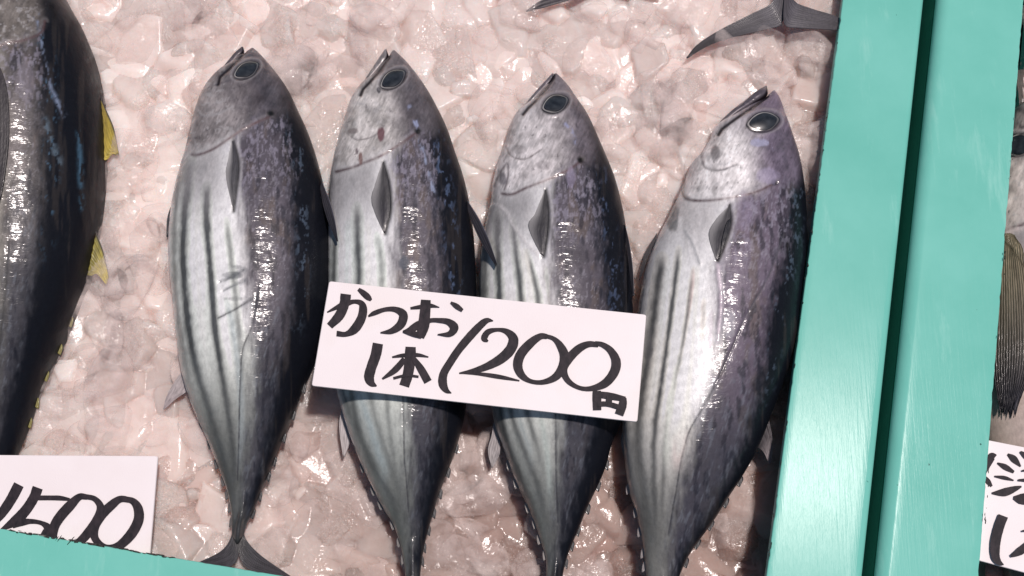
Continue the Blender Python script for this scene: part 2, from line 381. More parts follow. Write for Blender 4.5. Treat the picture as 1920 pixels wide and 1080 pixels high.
def shards(parentlabel, n, seed):
    rs = np.random.RandomState(seed); D, Fi = ICO[4]; Vs, Fs = [], []; b = 0
    for i in range(n):
        px, py = rs.uniform(-60, 1600), rs.uniform(-80, 1120); z = float(level1(px, py))
        if px > ipl(LA, py) - 30 or py > 991 + .1677 * px - 20: continue
        m = rs.randint(7, 13); nn = rs.normal(size=(m, 3)); nn /= np.linalg.norm(nn, axis=1, keepdims=True)
        q = np.maximum(D @ nn.T, 0) / rs.uniform(.55, 1, m); q = np.concatenate([q, np.full((len(D), 1), .75)], 1); sh_ = rs.choice([14, 24, 40])
        v = D / (np.sum(q ** sh_, 1) ** (1 / sh_))[:, None] * np.array([1, rs.uniform(.55, 1), rs.uniform(.4, .6)])
        a = rs.uniform(0, 6.28); c, s_ = math.cos(a), math.sin(a); t = rs.uniform(-.5, .5)
        Rm = np.array([[c, -s_, 0], [s_, c, 0], [0, 0, 1]]) @ np.array([[1, 0, 0], [0, math.cos(t), -math.sin(t)], [0, math.sin(t), math.cos(t)]])
        r = rs.uniform(.009, .036); v = v @ Rm.T * r + at(px, py, z + .003 - r * .10)
        Vs.append(v); Fs.append(Fi + b); b += len(v)
    o = mesh_obj('clear_ice', np.concatenate(Vs), np.concatenate(Fs), m_shard); o['kind'] = 'stuff'; o['label'] = parentlabel; o['category'] = 'ice'
def level1(px, py):
    return 0.001 - 0.020 * sm(350, 800, py) * sm(250, 620, px) + 0.003 * (1 - sm(0, 250, py)) + 0.011 * sm(1150, 1500, px) * (1 - sm(260, 760, py))
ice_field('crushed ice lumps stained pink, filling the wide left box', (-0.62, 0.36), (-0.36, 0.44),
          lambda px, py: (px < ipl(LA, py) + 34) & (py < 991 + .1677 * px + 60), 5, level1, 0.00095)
ice_field('crushed ice at the right edge under the large fish', (0.40, 0.66), (-0.34, 0.42),
          lambda px, py: px > ipl(LD, py) + 12, 6, lambda px, py: -0.01 + 0 * px, 0.002)
shards('clear melting ice pieces lying over the crushed ice in the left box', 420, 21)

# ------------------------------------------------------------------ fish
class Body:
    def __init__(s, V, Nn, top): s.V, s.N, s.top = V, Nn, top; s.px, s.py = proj(V)
    def hit(s, x, y):
        d = (s.px - x) ** 2 + (s.py - y) ** 2 + np.where(s.top, 0, 1e9)
        i = np.argpartition(d, 4)[:4]; w_ = 1 / (d[i] + 1e-3); w_ /= w_.sum()
        n = (s.N[i] * w_[:, None]).sum(0); return (s.V[i] * w_[:, None]).sum(0), n / np.linalg.norm(n)

def loft(yl, left, right, zc, tk, nv, ntop, nbot, ends=(0.0, 0.0), y0=None, y1=None, zshift=None, flat=0.80):
    ys = yl; L = at(left, ys, zc); Rr = at(right, ys, zc)
    C = (L + Rr) / 2; a = (Rr[:, 0] - L[:, 0]) / 2; a = np.maximum(a, 1e-5)
    th = np.concatenate([np.linspace(0, math.pi, ntop, endpoint=False), np.linspace(math.pi, 2*math.pi, nbot, endpoint=False)])
    c, s_ = np.cos(th), np.sin(th); sg = np.sign(s_) * np.abs(s_) ** flat
    X = C[:, 0:1] + a[:, None] * c[None]; Z = zc + (0 if zshift is None else zshift[:, None]) + (a * tk)[:, None] * sg[None]
    Y = np.repeat(C[:, 1:2], len(th), 1)
    return np.stack([X, Y, Z], -1), np.broadcast_to(c, X.shape), np.broadcast_to(th, X.shape)
def gnorm(G):
    dv = np.gradient(G, axis=0); dt = np.roll(G, -1, 1) - np.roll(G, 1, 1)
    n = np.cross(dt, dv); n /= np.linalg.norm(n, axis=-1, keepdims=True) + 1e-12
    c = G.mean(1, keepdims=True)
    return np.where(((G - c) * n).sum(-1, keepdims=True) < 0, -n, n)

def loft_fin(name, A, B, za, zb, mat, parent, col_root, col_tip, edge=None, rays=9, th=0.0009, nu=34, nv=16, ragged=0.0, on=None, lift=0.0012, ray_h=0.0006, bulge=0.0, cross=None):
    """fin between leading edge A and trailing edge B (picture points, root first), heights za/zb root->tip"""
    a = np.array(curve(A, 10)); b = np.array(curve(B, 10))
    ta = np.linspace(0, 1, len(a)); tb = np.linspace(0, 1, len(b)); u = np.linspace(0, 1, nu)
    Pa = np.stack([np.interp(u, ta, a[:, k]) for k in (0, 1)], -1); Pb = np.stack([np.interp(u, tb, b[:, k]) for k in (0, 1)], -1)
    v = np.linspace(0, 1, nv)
    P = Pa[:, None] * (1 - v)[None, :, None] + Pb[:, None] * v[None, :, None]
    jag = ragged * (vn(v * rays * 2, v * 0 + 3.3, 5) - .5)
    P[-6:, :, 1] += (np.linspace(0, 1, 6)[:, None] * jag[None])
    U, Vv = np.meshgrid(u, v, indexing='ij')
    if on is not None:
        W = np.zeros((nu, nv, 3))
        for i in range(nu):
            for j in range(nv):
                q, n = on.hit(P[i, j, 0], P[i, j, 1]); W[i, j] = q + n * (lift + bulge * math.sin(math.pi * Vv[i, j]) * (1-U[i,j]))
    else:
        z = za + (zb - za) * U + bulge * np.sin(np.pi * Vv); W = at(P[..., 0], P[..., 1], z)
    r = np.cos(Vv * rays * 2 * math.pi)
    W[..., 2] += ray_h * r
    Wb = W.copy(); Wb[..., 2] -= th
    col = mix(np.broadcast_to(np.array(col_root, float), W.shape), col_tip, sm(0.1, 0.95, U))
    col = col * (1 + 0.08 * r[..., None])
    col = col * (0.45 + 1.1 * fbm(U * 9, Vv * 11 + 3, rays, 4))[..., None]
    if cross is not None: col = mix(col, cross, sm(.40, 1.0, Vv) * (1 - .7 * U))
    if edge is not None: col = mix(col, edge, 1 - sm(0.0, 0.12, Vv))
    nn = nu * nv; F1 = grid_faces(nu, nv); F2 = F1[:, ::-1] + nn
    rim = [i * nv for i in range(nu)] + [(nu-1)*nv + j for j in range(1, nv)] + [i*nv + nv-1 for i in range(nu-2, -1, -1)] + [j for j in range(nv-2, 0, -1)]
    F3 = np.array([[rim[k], rim[(k+1) % len(rim)], rim[(k+1) % len(rim)] + nn, rim[k] + nn] for k in range(len(rim))])
    return mesh_obj(name, np.concatenate([W.reshape(-1, 3), Wb.reshape(-1, 3)]), np.concatenate([F1, F2, F3]), mat, parent, True,
                    np.clip(np.concatenate([col.reshape(-1, 3)] * 2), 0, 1))

def eye(body, c, ra, rb, ang, parent, ringcol=(0.50, 0.47, 0.44)):
    P, n = body.hit(*c); a = R(ang)
    k = 0.0005 * np.linalg.norm(P - CP) / DIST * DIST / 1.22
    n = n * .75 + np.array([0, 0, .25]); n /= np.linalg.norm(n); k = 1.0
    e1 = np.cross(n, [0, 1, 0.]); e1 /= np.linalg.norm(e1); e2 = np.cross(n, e1); h_ = 1e-3
    p0 = np.array(proj(P)); J = np.stack([(np.array(proj(P + e1 * h_)) - p0) / h_, (np.array(proj(P + e2 * h_)) - p0) / h_], 1)
    Ji = np.linalg.inv(J); qa = Ji @ np.array([math.cos(a), -math.sin(a)]); qb = Ji @ np.array([math.sin(a), math.cos(a)])
    T = e1 * qa[0] + e2 * qa[1]; B = e1 * qb[0] + e2 * qb[1]
    def dome(name, s, hgt, z0, mat, cols, par):
        nr, ns = 18, 48; V, C = [], []
        for i in range(nr):
            r_ = (i + 0.001) / (nr - 1)
            for j in range(ns):
                t = j / ns * 2 * math.pi; lens = 1 - 0.10 * math.cos(2*t)
                V.append(P + T * math.cos(t) * ra * s * k * r_ * (1 + .10 * abs(math.cos(t))**6) + B * math.sin(t) * rb * s * k * r_ * lens + n * (z0 + hgt * (1 - r_ ** 2.2)))
                C.append(cols(r_, t))
        return mesh_obj(name, np.array(V), grid_faces(nr, ns, True), mat, par, True, np.array(C))
    def cc(r_, t):
        lo, hi, dk = np.array((0.02, 0.02, 0.025)), np.array(ringcol), np.array((0.03, 0.03, 0.035))
        rr = r_ + 0.02 * math.sin(3 * t + 1)
        f = sm(0.82, 0.86, rr) * (1 - sm(0.90, 0.94, rr)) * (0.6 + 0.4 * math.cos(t - 3.9))
        g_ = sm(0.93, 0.98, rr) * (0.35 + 0.35 * math.cos(t - 2.0))
        return lo * (1 - f) * (1 - g_) + hi * f * (1 - g_) + np.array((0.07, 0.065, 0.065)) * g_
    e = dome('eye', 1.12, 0.0016, 0.0002, m_eye, cc, parent)
    dome('pupil', 0.88, 0.0014, 0.0012, m_pup, lambda r_, t: (0, 0, 0), e)
    return e

def build_fish(f, nv=430, ntop=210, nbot=50, zc=0.016):
    s = f['seed']; dx, dy = f.get('shift', (0, 0))
    sh = lambda pts: [(x + dx, y + dy) for x, y in pts]
    Lp, Rp = sh(f['L']), sh(f['R']); ymin = max(Lp[0][1], Rp[0][1]); y0 = min(Lp[0][1], Rp[0][1]); y1 = Lp[-1][1]
    root = thing(f['name'], at((Lp[len(Lp)//2][0] + Rp[len(Rp)//2][0]) / 2, (y0 + y1) / 2, zc), f['label'], f['cat'], f.get('group'))
    tt = np.linspace(0, 1, nv) ** 1.12; ys = y0 + (y1 - y0) * tt
    left, right = ipy(ys, Lp), ipy(ys, Rp)
    ef = np.sqrt(1 - np.clip(((ys - y0) / (y1 - y0) - .985) / .015, 0, 1) ** 2 + 1e-5); cm_ = (left + right) / 2; left = cm_ + (left - cm_) * ef; right = cm_ + (right - cm_) * ef
    right = np.maximum(right, left + 0.5)
    v = (ys - y0) / (y1 - y0)
    fac = f.get('tk', 0.80)
    tk = ip(v, [(0, .95), (.12, fac + .02), (.5, fac), (.8, fac + .05), (.93, .85), (1, .95)])
    G, U, TH = loft(ys, left, right, zc, tk, nv, ntop, nbot)
    Nn = gnorm(G); px, py = proj(G)
    # ---- paint
    x, y = px - dx, py - dy                       # source pixels of this fish's own pattern
    g1 = fbm(x / 9, y / 22, s); g2 = fbm(x / 40, y / 90, s + 1); g3 = fbm(x / 3.2, y / 5, s + 2, 3); g4 = fbm(x / 16, y / 5, s + 4)
    Bx = ipy(y, f['B']) + 14 * (g2 - .5) + 10 * (g1 - .5); Dx = ipy(y, f['D']) - 2 + 22 * (g1 - .5)
    vy = (y - (y0 - dy)) / (y1 - y0)
    belly = np.array((1.02, 1.0, .955)) * np.array(f.get('belly', (0.50, 0.52, 0.51))) * np.ones(G.shape) * 1.85
    belly *= (0.86 + 0.28 * g2)[..., None]
    tailk = sm(0.50, 0.86, vy); belly = mix(belly, np.array(f.get('belly_tail', (0.115, 0.125, 0.118))), tailk * .85)
    for (pts, wd, st) in f['stripes']:
        ytop, ybot = pts[0][1], pts[-1][1]
        d = np.abs(x - ipy(y, pts)) + 5 * (g1 - .5)
        k = np.exp(-(d / wd / 1.25) ** 2) * sm(ytop - 20, ytop + 30, y) * (1 - sm(ybot - 90, ybot + 50, y)) * st * (1 - .45 * tailk)
        belly = mix(belly, np.array((0.045, 0.050, 0.055)), np.clip(k * 1.25, 0, .95))
    for (pts, wd, c_) in f.get('bands', []):
        d = np.abs(x - ipy(y, pts)) + 5 * (g1 - .5)
        k = np.exp(-(d / wd) ** 2) * sm(pts[0][1] - 20, pts[0][1] + 30, y) * (1 - sm(pts[-1][1] - 30, pts[-1][1] + 40, y))
        belly = mix(belly, np.array(c_) * 1.32, np.clip(k * .9, 0, 1))
    belly = np.minimum(belly, 0.80) * (1 - .42 * tailk)[..., None]
    mid = np.ones(G.shape) * np.array(f.get('mid', (0.082, 0.073, 0.088)))
    mid *= (0.62 + .86 * (.4 * g1 + .6 * g2))[..., None]
    mid = mix(mid, np.array((0.115, 0.090, 0.080)), sm(.52, .68, fbm(x / 22, y / 60, s + 40)) * .6)
    mid = mix(mid, np.array((0.34, 0.33, 0.38)), sm(.60, .74, fbm((x + y * .25) / 2.4, y / 8, s + 60)) * .32 * (1 - sm(.45, .8, vy)))
    mid = mix(mid, np.array((0.046, 0.047, 0.058)), sm(0.42, 0.72, vy + .25 * (g2 - .5)) * .88)
    mid = mix(mid, np.array((0.16, 0.18, 0.215)), sm(.56, .72, fbm((x + y * .3) / 5, y / 20, s + 8)) * sm(.4, .6, vy) * .35)
    mid = mix(mid, np.array((0.018, 0.018, 0.026)), sm(.54, .68, fbm(x / 9, y / 34, s + 6)) * .7)
    back = np.ones(G.shape) * np.array((0.006, 0.007, 0.011))
    back = mix(back, np.array((0.03, 0.026, 0.026)), sm(.62, .72, fbm(x / 12, y / 160, s + 5)) * .6)
    # blue flashes beside the dark back
    bd = np.abs(x - ipy(y, f['D']) - 14); fl_ = np.exp(-(bd / 13) ** 2) * sm(.50, .60, fbm(x / 9, y / 30, s + 9)) * sm(.50, .62, fbm(x / 4, y / 7, s + 90)) * 1.3 * sm(.10, .2, vy) * (1 - sm(.5, .62, vy))
    col = mix(belly, mid, sm(-26, 22, x - Bx + 22 * (fbm(x / 5, y / 30, s + 30) - .5))); col = mix(col, back, sm(-24, 14, x - Dx + 20 * (fbm(x / 6, y / 24, s + 31) - .5)))
    col = mix(col, np.array(f.get('flash', (0.12, 0.165, 0.23))), np.clip(fl_ * f.get('flash_k', .32), 0, 1))
    met = 0.06 + 0 * x; rough = 0.34 + 0.2 * g1; wet = 1.0 * (1 - .90 * sm(-10, 16, x - Dx))
    disp = 0.00008 * (g4 - .5) * 2 + 0.0006 * (g2 - .5)
    # wrinkles running round the belly muscle
    wr = np.sin((y + 0.5 * (x - Bx)) / 4.2 + 5 * g2); wm = (1 - sm(-30, 0, x - Bx)) * sm(.28, .34, vy) * (1 - sm(.6, .7, vy))
    col *= (1 + .05 * wr * wm)[..., None]; disp += 0.00008 * wr * wm
    # ---- head
    if 'gill' in f:
        gp = curve(f['gill'], 6); gy = ip(x, [(a, b) for a, b in gp])
        gl = f['gill']; inx = sm(gl[0][0] - 6, gl[0][0] + 3, x) * (1 - sm(gl[-1][0] - 4, gl[-1][0] + 30, x))
        hd = 1 - sm(-22, 20, y + 26 * (g1 - .5) - ip(x, [(a, b) for a, b in gp]))
        mc, hc = f.get('hk', 1.8) * np.array(f.get('head', (0.30, 0.27, 0.27))), np.array(f.get('crown', (0.085, 0.075, 0.085)))
        X0, X1 = f['head_x']; X0 += 34; X1 += 24; sl = f.get('head_slant', 0.18)
        tx = sm(X0, X1, x + (y - f['gill'][0][1]) * -sl + 26 * (g2 - .5))
        head = mix(mix(np.ones(G.shape) * mc, hc, tx), np.array((0.014, 0.014, 0.018)), sm(-6, 26, x - (ipy(y, f['D']) + 4)))
        head *= (0.36 + 1.28 * fbm(x / 15, y / 19, s + 11))[..., None]
        snout = 1 - sm(0.02, 0.10, vy); head = mix(head, hc * 1.1, snout * .7)
        st_ = fbm((x + y * .5) / 3.2, (y - x * .5) / 16, s + 12, 3); head *= (0.62 + 0.76 * st_)[..., None]
        head = mix(head, np.array((0.05, 0.042, 0.05)), sm(.70, .80, fbm(x / 5, y / 8, s + 13)) * .55)
        head = mix(head, np.array((0.47, 0.46, 0.47)), sm(.62, .72, fbm(x / 9, y / 7, s + 14)) * .4 * (1 - tx))
        col = mix(col, head, hd)
        met = met * (1 - hd) + 0.05 * hd; rough = rough * (1 - hd) + hd * .36
        # shoulder (corselet) scales behind the gill
        co = (1 - hd) * (1 - sm(60, 190, y - gy)) * sm(-60, 10, x - Bx) * (1 - sm(-5, 20, x - Dx))
        col = mix(col, np.array((0.33, 0.31, 0.39)), np.clip(co * sm(.52, .66, fbm(x / 4, y / 9, s + 61)) * .40, 0, 1)); disp += co * 0.00012 * (g3 - .5) * 2
        sh_ = (1 - hd) * (1 - sm(20, 165, y - gy)) * (1 - sm(-50, 0, x - Bx))
        col = mix(col, np.array(f.get('shoulder', (0.31, 0.30, 0.305))) * (0.7 + .6 * g1[..., None]), sh_ * .85)
        dg = pdist(x, y, gp)
        col = mix(col, np.array((0.09, 0.055, 0.06)), np.exp(-(dg / 2.6) ** 2) * .8 * (0.5 + g1))
        col = mix(col, np.array((0.50, 0.47, 0.48)), np.exp(-((dg - 5) / 3.0) ** 2) * (y < gy + 2) * .12)
        disp -= 0.0006 * sm(-4, 5, y - gy) * (1 - sm(10, 90, y - gy)) * inx
        disp += 0.0003 * np.exp(-((dg - 5) / 5.0) ** 2) * (y < gy) * inx
        if 'spot' in f:
            sx, sy = f['spot']; k = np.exp(-(((x - sx) / 7) ** 2 + ((y - sy) / 6) ** 2) ** 2); col = mix(col, np.array((0.008,)*3), k); disp -= 0.001 * k
    for fn in f.get('fins', []):
        if fn[0] == 'pectoral_fin' and f['name'] == 'skipjack_tuna':
            A_ = fn[1]; d = pdist(x, y, curve(A_, 6)); k = np.exp(-(d / 3.6) ** 2); col = mix(col, np.array((0.012, 0.012, 0.015)), k * .9); disp -= .0010 * k
            d2 = pdist(x - 6, y, curve(A_, 6)); col = mix(col, np.array((0.5, 0.48, 0.5)), np.exp(-(d2 / 2.5) ** 2) * .35 * (x > ipy(y, A_)))
            d = np.abs(x - ipy(y, A_)); k = sm(55, 0, (ipy(y, A_) - x)) * (x < ipy(y, A_)) * sm(A_[0][1] - 5, A_[0][1] + 15, y) * (1 - sm(A_[-1][1] - 30, A_[-1][1] + 10, y))
    for pts, wd, c_, dp in f.get('lines', []):
        d = pdist(x, y, curve(pts, 6)) + 1.2 * (g3 - .5) + (wd >= 3) * 7 * (g1 - .5); k = np.exp(-(d / wd) ** 2)
        k = k * np.clip(.25 + 1.3 * fbm(x / 6, y / 9, s + 55), 0, 1) * (sm(.42, .60, fbm(x / 7, y / 12, s + 56)) if (wd >= 3 and c_[2] > c_[0] * 1.2) else 1)
        col = mix(col, np.array(c_), np.clip(k * .85, 0, 1)); disp += dp * np.exp(-(d / (wd * 1.4)) ** 2)
    for (cx_, cy_, rx, ry, c_, st) in f.get('patches', []):
        q = ((x - cx_) / rx) ** 2 + ((y - cy_) / ry) ** 2 + 1.6 * (g1 - .5)
        col = mix(col, np.array(c_), (1 - sm(.5, 1.3, q)) * st)
    if 'eye' in f:
        ex, ey, ra, rb, an = f['eye']; ca, sa = math.cos(R(an)), math.sin(R(an))
        qx = ((x - ex) * ca - (y - ey) * sa) / ra; qy = ((x - ex) * sa + (y - ey) * ca) / rb; q = np.hypot(qx, qy)
        col = mix(col, np.array((0.045, 0.04, 0.045)), (1 - sm(1.15, 1.45, q)) * .8); col = mix(col, np.array((0.36, 0.34, 0.35)), np.exp(-((q - 1.42) / .12) ** 2) * .35)
        disp -= 0.0012 * (1 - sm(.9, 1.4, q)); disp += 0.0008 * np.exp(-((q - 1.45) / .2) ** 2)
    if 'jawR' in f and 'eye' in f:
        dm = pdist(x, y, f['jawR']); k = np.exp(-(dm / 3.4) ** 2); col = mix(col, np.array((0.012, 0.009, 0.012)), np.clip(k * 1.2, 0, .95)); disp -= .0012 * k
    # keel on the tail stalk
    kx = (ipy(y, f['L']) + ipy(y, f['R'])) / 2; kk = np.exp(-((x - kx) / 5) ** 2) * sm(.88, .96, vy)
    disp += 0.0035 * kk; col = mix(col, np.array((0.05, 0.052, 0.055)), sm(.93, .98, vy) * .7)
    silver = (1 - sm(-14, 12, x - Bx)); met += 0.07 * silver * (1 - sm(.6, .9, vy))
    up = sm(-0.2, 0.3, Nn[..., 2]); G = G + Nn * (disp * up)[..., None]
    Nn = gnorm(G)
    prop = np.stack([np.clip(met, 0, 1), np.clip(rough, .1, .9), np.clip(wet, 0, 1)], -1)
    V = G.reshape(-1, 3); F = grid_faces(*G.shape[:2], True)
    nt_ = G.shape[1]; V = np.concatenate([V, G[0].mean(0)[None], G[-1].mean(0)[None]]); e0, e1 = len(V) - 2, len(V) - 1
    F = np.concatenate([F, np.array([[j, (j+1) % nt_, e0, e0] for j in range(0)] or np.zeros((0, 4)), int)])
    cf = np.concatenate([col.reshape(-1, 3), col[0].mean(0)[None], col[-1].mean(0)[None]]); pf = np.concatenate([prop.reshape(-1, 3), prop[0].mean(0)[None], prop[-1].mean(0)[None]])
    mesh_obj('body', V, F, m_skin, root, True, np.clip(cf, 0, 1), pf)
    body = Body(G.reshape(-1, 3), Nn.reshape(-1, 3), (Nn.reshape(-1, 3)[:, 2] > 0.02))
    # ---- jaw
    if 'jawL' in f:
        jl, jr = f['jawL'], f['jawR']; ya, yb = jl[0][1], jl[-1][1]; yj = np.linspace(ya, yb, 90)
        l, r_ = ipy(yj, jl), ipy(yj, jr); r_ = np.maximum(r_, l + .6)
        t = (yj - ya) / (yb - ya)
        J, Uj, _ = loft(yj, l, r_, zc - 0.001, ip(t, [(0, .9), (.3, .75), (1, f.get('jaw_tk', 1.35))]), 90, 60, 24)
        jx, jy = proj(J); jc = np.ones(J.shape) * np.array(f.get('jaw', (0.10, 0.088, 0.10)))
        jc *= (0.5 + 1.0 * fbm(jx / 5, jy / 8, s + 20))[..., None]
        jc = mix(jc, np.array((0.012, 0.009, 0.012)), sm(.35, .75, Uj))
        jc = mix(jc, np.array(f.get('jaw_base', f.get('head', (0.3, 0.27, 0.27)))) * .8, np.broadcast_to(sm(.45, 1, t)[:, None], jx.shape) * (1 - sm(.3, .8, Uj)))
        mesh_obj('lower_jaw', J.reshape(-1, 3), grid_faces(*J.shape[:2], True), m_skin, root, True, jc.reshape(-1, 3), np.tile([.15, .34, .5], (jc.size // 3, 1)))
    if 'eye' in f: eye(body, f['eye'][:2], *f['eye'][2:], root)
    for (nm, A, B, za, zb, cr, ct, kw) in f.get('fins', []):
        kw = dict(kw)
        if kw.pop('on', None): kw['on'] = body
        loft_fin(nm, sh(A), sh(B), za, zb, m_fin, root, cr, ct, **kw)
    # ---- finlets
    for side, ylist, c_ in f.get('finlets', []):
        P = Lp if side < 0 else Rp
        for i, yy in enumerate(ylist):
            yy += dy + ((i * 53 + int(yy) * 7) % 9 - 4) * 1.2; x0 = float(ipy(np.array(yy), P)); x1 = float(ipy(np.array(yy + 15.), P)); z = zc - 0.001
            o = side * (5.0 + 3.0 * ((i * 37 + int(yy)) % 7) / 7)
            loft_fin('finlet', [(x0 - side * 3, yy - 8), (x0 + o * .55, yy + 2), (x1 + o, yy + 17)], [(x0 - side * 6, yy + 2), (x1 - side * 3, yy + 10), (x1 + o * .8, yy + 18)],
                     z, z - .001, m_fin, root, c_, c_, rays=2, nu=10, nv=6, th=0.0015, ray_h=0.0002)
    return root, body

G_S = 'skipjack tuna laid in a row on the ice'
DK = (0.030, 0.028, 0.034); SV = (0.34, 0.31, 0.31)
LAT = (0.035, 0.035, 0.042)
fish1 = dict(name='skipjack_tuna', label='striped skipjack tuna left of the 1200 board, dented silver belly', cat='fish', group=G_S, seed=1,
  L=[(470,91),(458,101),(450,106),(432,124),(411,140),(386,171),(369,213),(358,259),(351,291),(339,333),(328,384),(322,440),(321,500),(326,546),(334,624),(344,702),(365,769),(388,821),(411,878),(427,925),(434,966),(435,1012)],
  R=[(476,91),(485,99),(504,120),(522,143),(541,171),(559,208),(578,250),(592,291),(603,333),(614,384),(621,430),(624,480),(622,530),(616,580),(604,628),(590,672),(567,728),(548,780),(528,826),(510,873),(492,914),(474,961),(461,987),(456,1012)],
  B=[(440,90),(440,300),(450,400),(458,500),(468,600),(470,700),(466,800),(458,900),(448,1010)], D=[(500,90),(522,200),(545,300),(553,400),(552,500),(545,600),(525,700),(505,800),(485,900),(452,1010)],
  belly=(0.47,0.50,0.49), stripes=[([(358,300),(346,400),(344,500),(352,600),(370,700),(398,790),(425,890),(438,960)],7,.85),([(388,345),(388,420),(396,520),(400,590),(408,650),(422,740),(436,840),(441,930)],6,.9),([(424,410),(432,470),(442,560),(448,640),(452,760)],5,.55),([(335,330),(326,450),(330,560),(342,650),(360,740)],5,.5)],
  bands=[([(410,420),(414,520),(420,600),(436,700)],7,(0.66,0.68,0.64)),([(370,360),(368,480),(378,600),(390,700)],7,(0.60,0.62,0.58)),([(425,560),(440,640),(452,760),(450,860)],6,(0.34,0.38,0.38))],
  hk=1.25, head=(0.215,0.197,0.197), crown=(0.075,0.068,0.078), gill=[(360,290),(372,290),(402,278),(448,247),(476,232),(506,218)], head_x=(400,490), spot=(508,212),
  lines=[([(369,199),(372,208),(383,217),(410,213),(436,201)],2.2,(0.34,0.33,0.34),.0004),([(481,551),(471,613),(455,655),(450,717),(448,810),(445,900)],1.6,LAT,-.0003),([(409,596),(440,580),(470,562)],2,LAT,-.0006),([(400,160),(440,150),(460,160)],2,(.12,.11,.12),0),([(370,280),(361,250),(367,225)],2,(.33,.32,.33),.0003),
         ([(412,528),(432,520),(456,506)],2.5,(.12,.13,.14),-.0012),([(418,545),(440,534),(458,526)],2.5,(.14,.15,.16),-.0010)],
  patches=[(438,516,22,7,(.10,.11,.12),.6),(446,500,12,4,(.10,.11,.12),.5),(440,560,20,4,(.2,.21,.21),.5),(455,175,40,35,(.07,.06,.07),.35)],
  jawL=[(453,88),(440,100),(425,118),(407,142),(400,158)], jawR=[(456,88),(458,98),(446,113),(430,128),(412,144),(408,158)],
  eye=(462,132,22,12.5,28),
  fins=[('pectoral_fin',[(437,264),(446,300),(444,345),(438,396)],[(434,268),(428,300),(424,330),(437,394)],0,0,(0.05,0.048,0.055),(0.06,0.06,0.065),dict(on=1,rays=5,lift=.0006,th=.0004,ray_h=.0001,cross=(.42,.41,.41))),
        ('dorsal_fin',[(603,338),(618,376),(628,412),(634,452)],[(600,350),(606,385),(615,415),(631,452)],.034,.060,DK,(0.02,0.02,0.026),dict(rays=4,edge=(.16,.16,.2))),
        ('pelvic_fin',[(340,352),(325,378),(314,408),(312,444)],[(340,364),(332,395),(326,420),(319,443)],.022,.016,(0.05,0.05,0.05),(0.03,0.03,0.04),dict(rays=3)),
        ('anal_fin',[(342,695),(325,720),(312,745),(306,768)],[(356,730),(345,738),(330,748),(309,767)],.014,.010,(0.38,0.34,0.34),(0.30,0.26,0.27),dict(rays=5)),
        ('tail_fin',[(436,985),(432,1010),(412,1035),(362,1059)],[(446,1000),(446,1045),(425,1064),(366,1064)],.014,.012,(0.05,0.05,0.055),(0.045,0.042,0.05),dict(rays=8,nv=30,ragged=2)),
        ('tail_fin',[(455,985),(462,1012),(490,1042),(545,1080)],[(446,1000),(450,1045),(470,1068),(540,1084)],.014,.012,(0.03,0.03,0.034),(0.045,0.042,0.05),dict(rays=8,nv=30,ragged=2))],
  finlets=[(-1,[788,826,860,890,918,946,972],(0.10,0.095,0.095)),(1,[724,772,818,855,888,922,952],(0.02,0.02,0.024))])
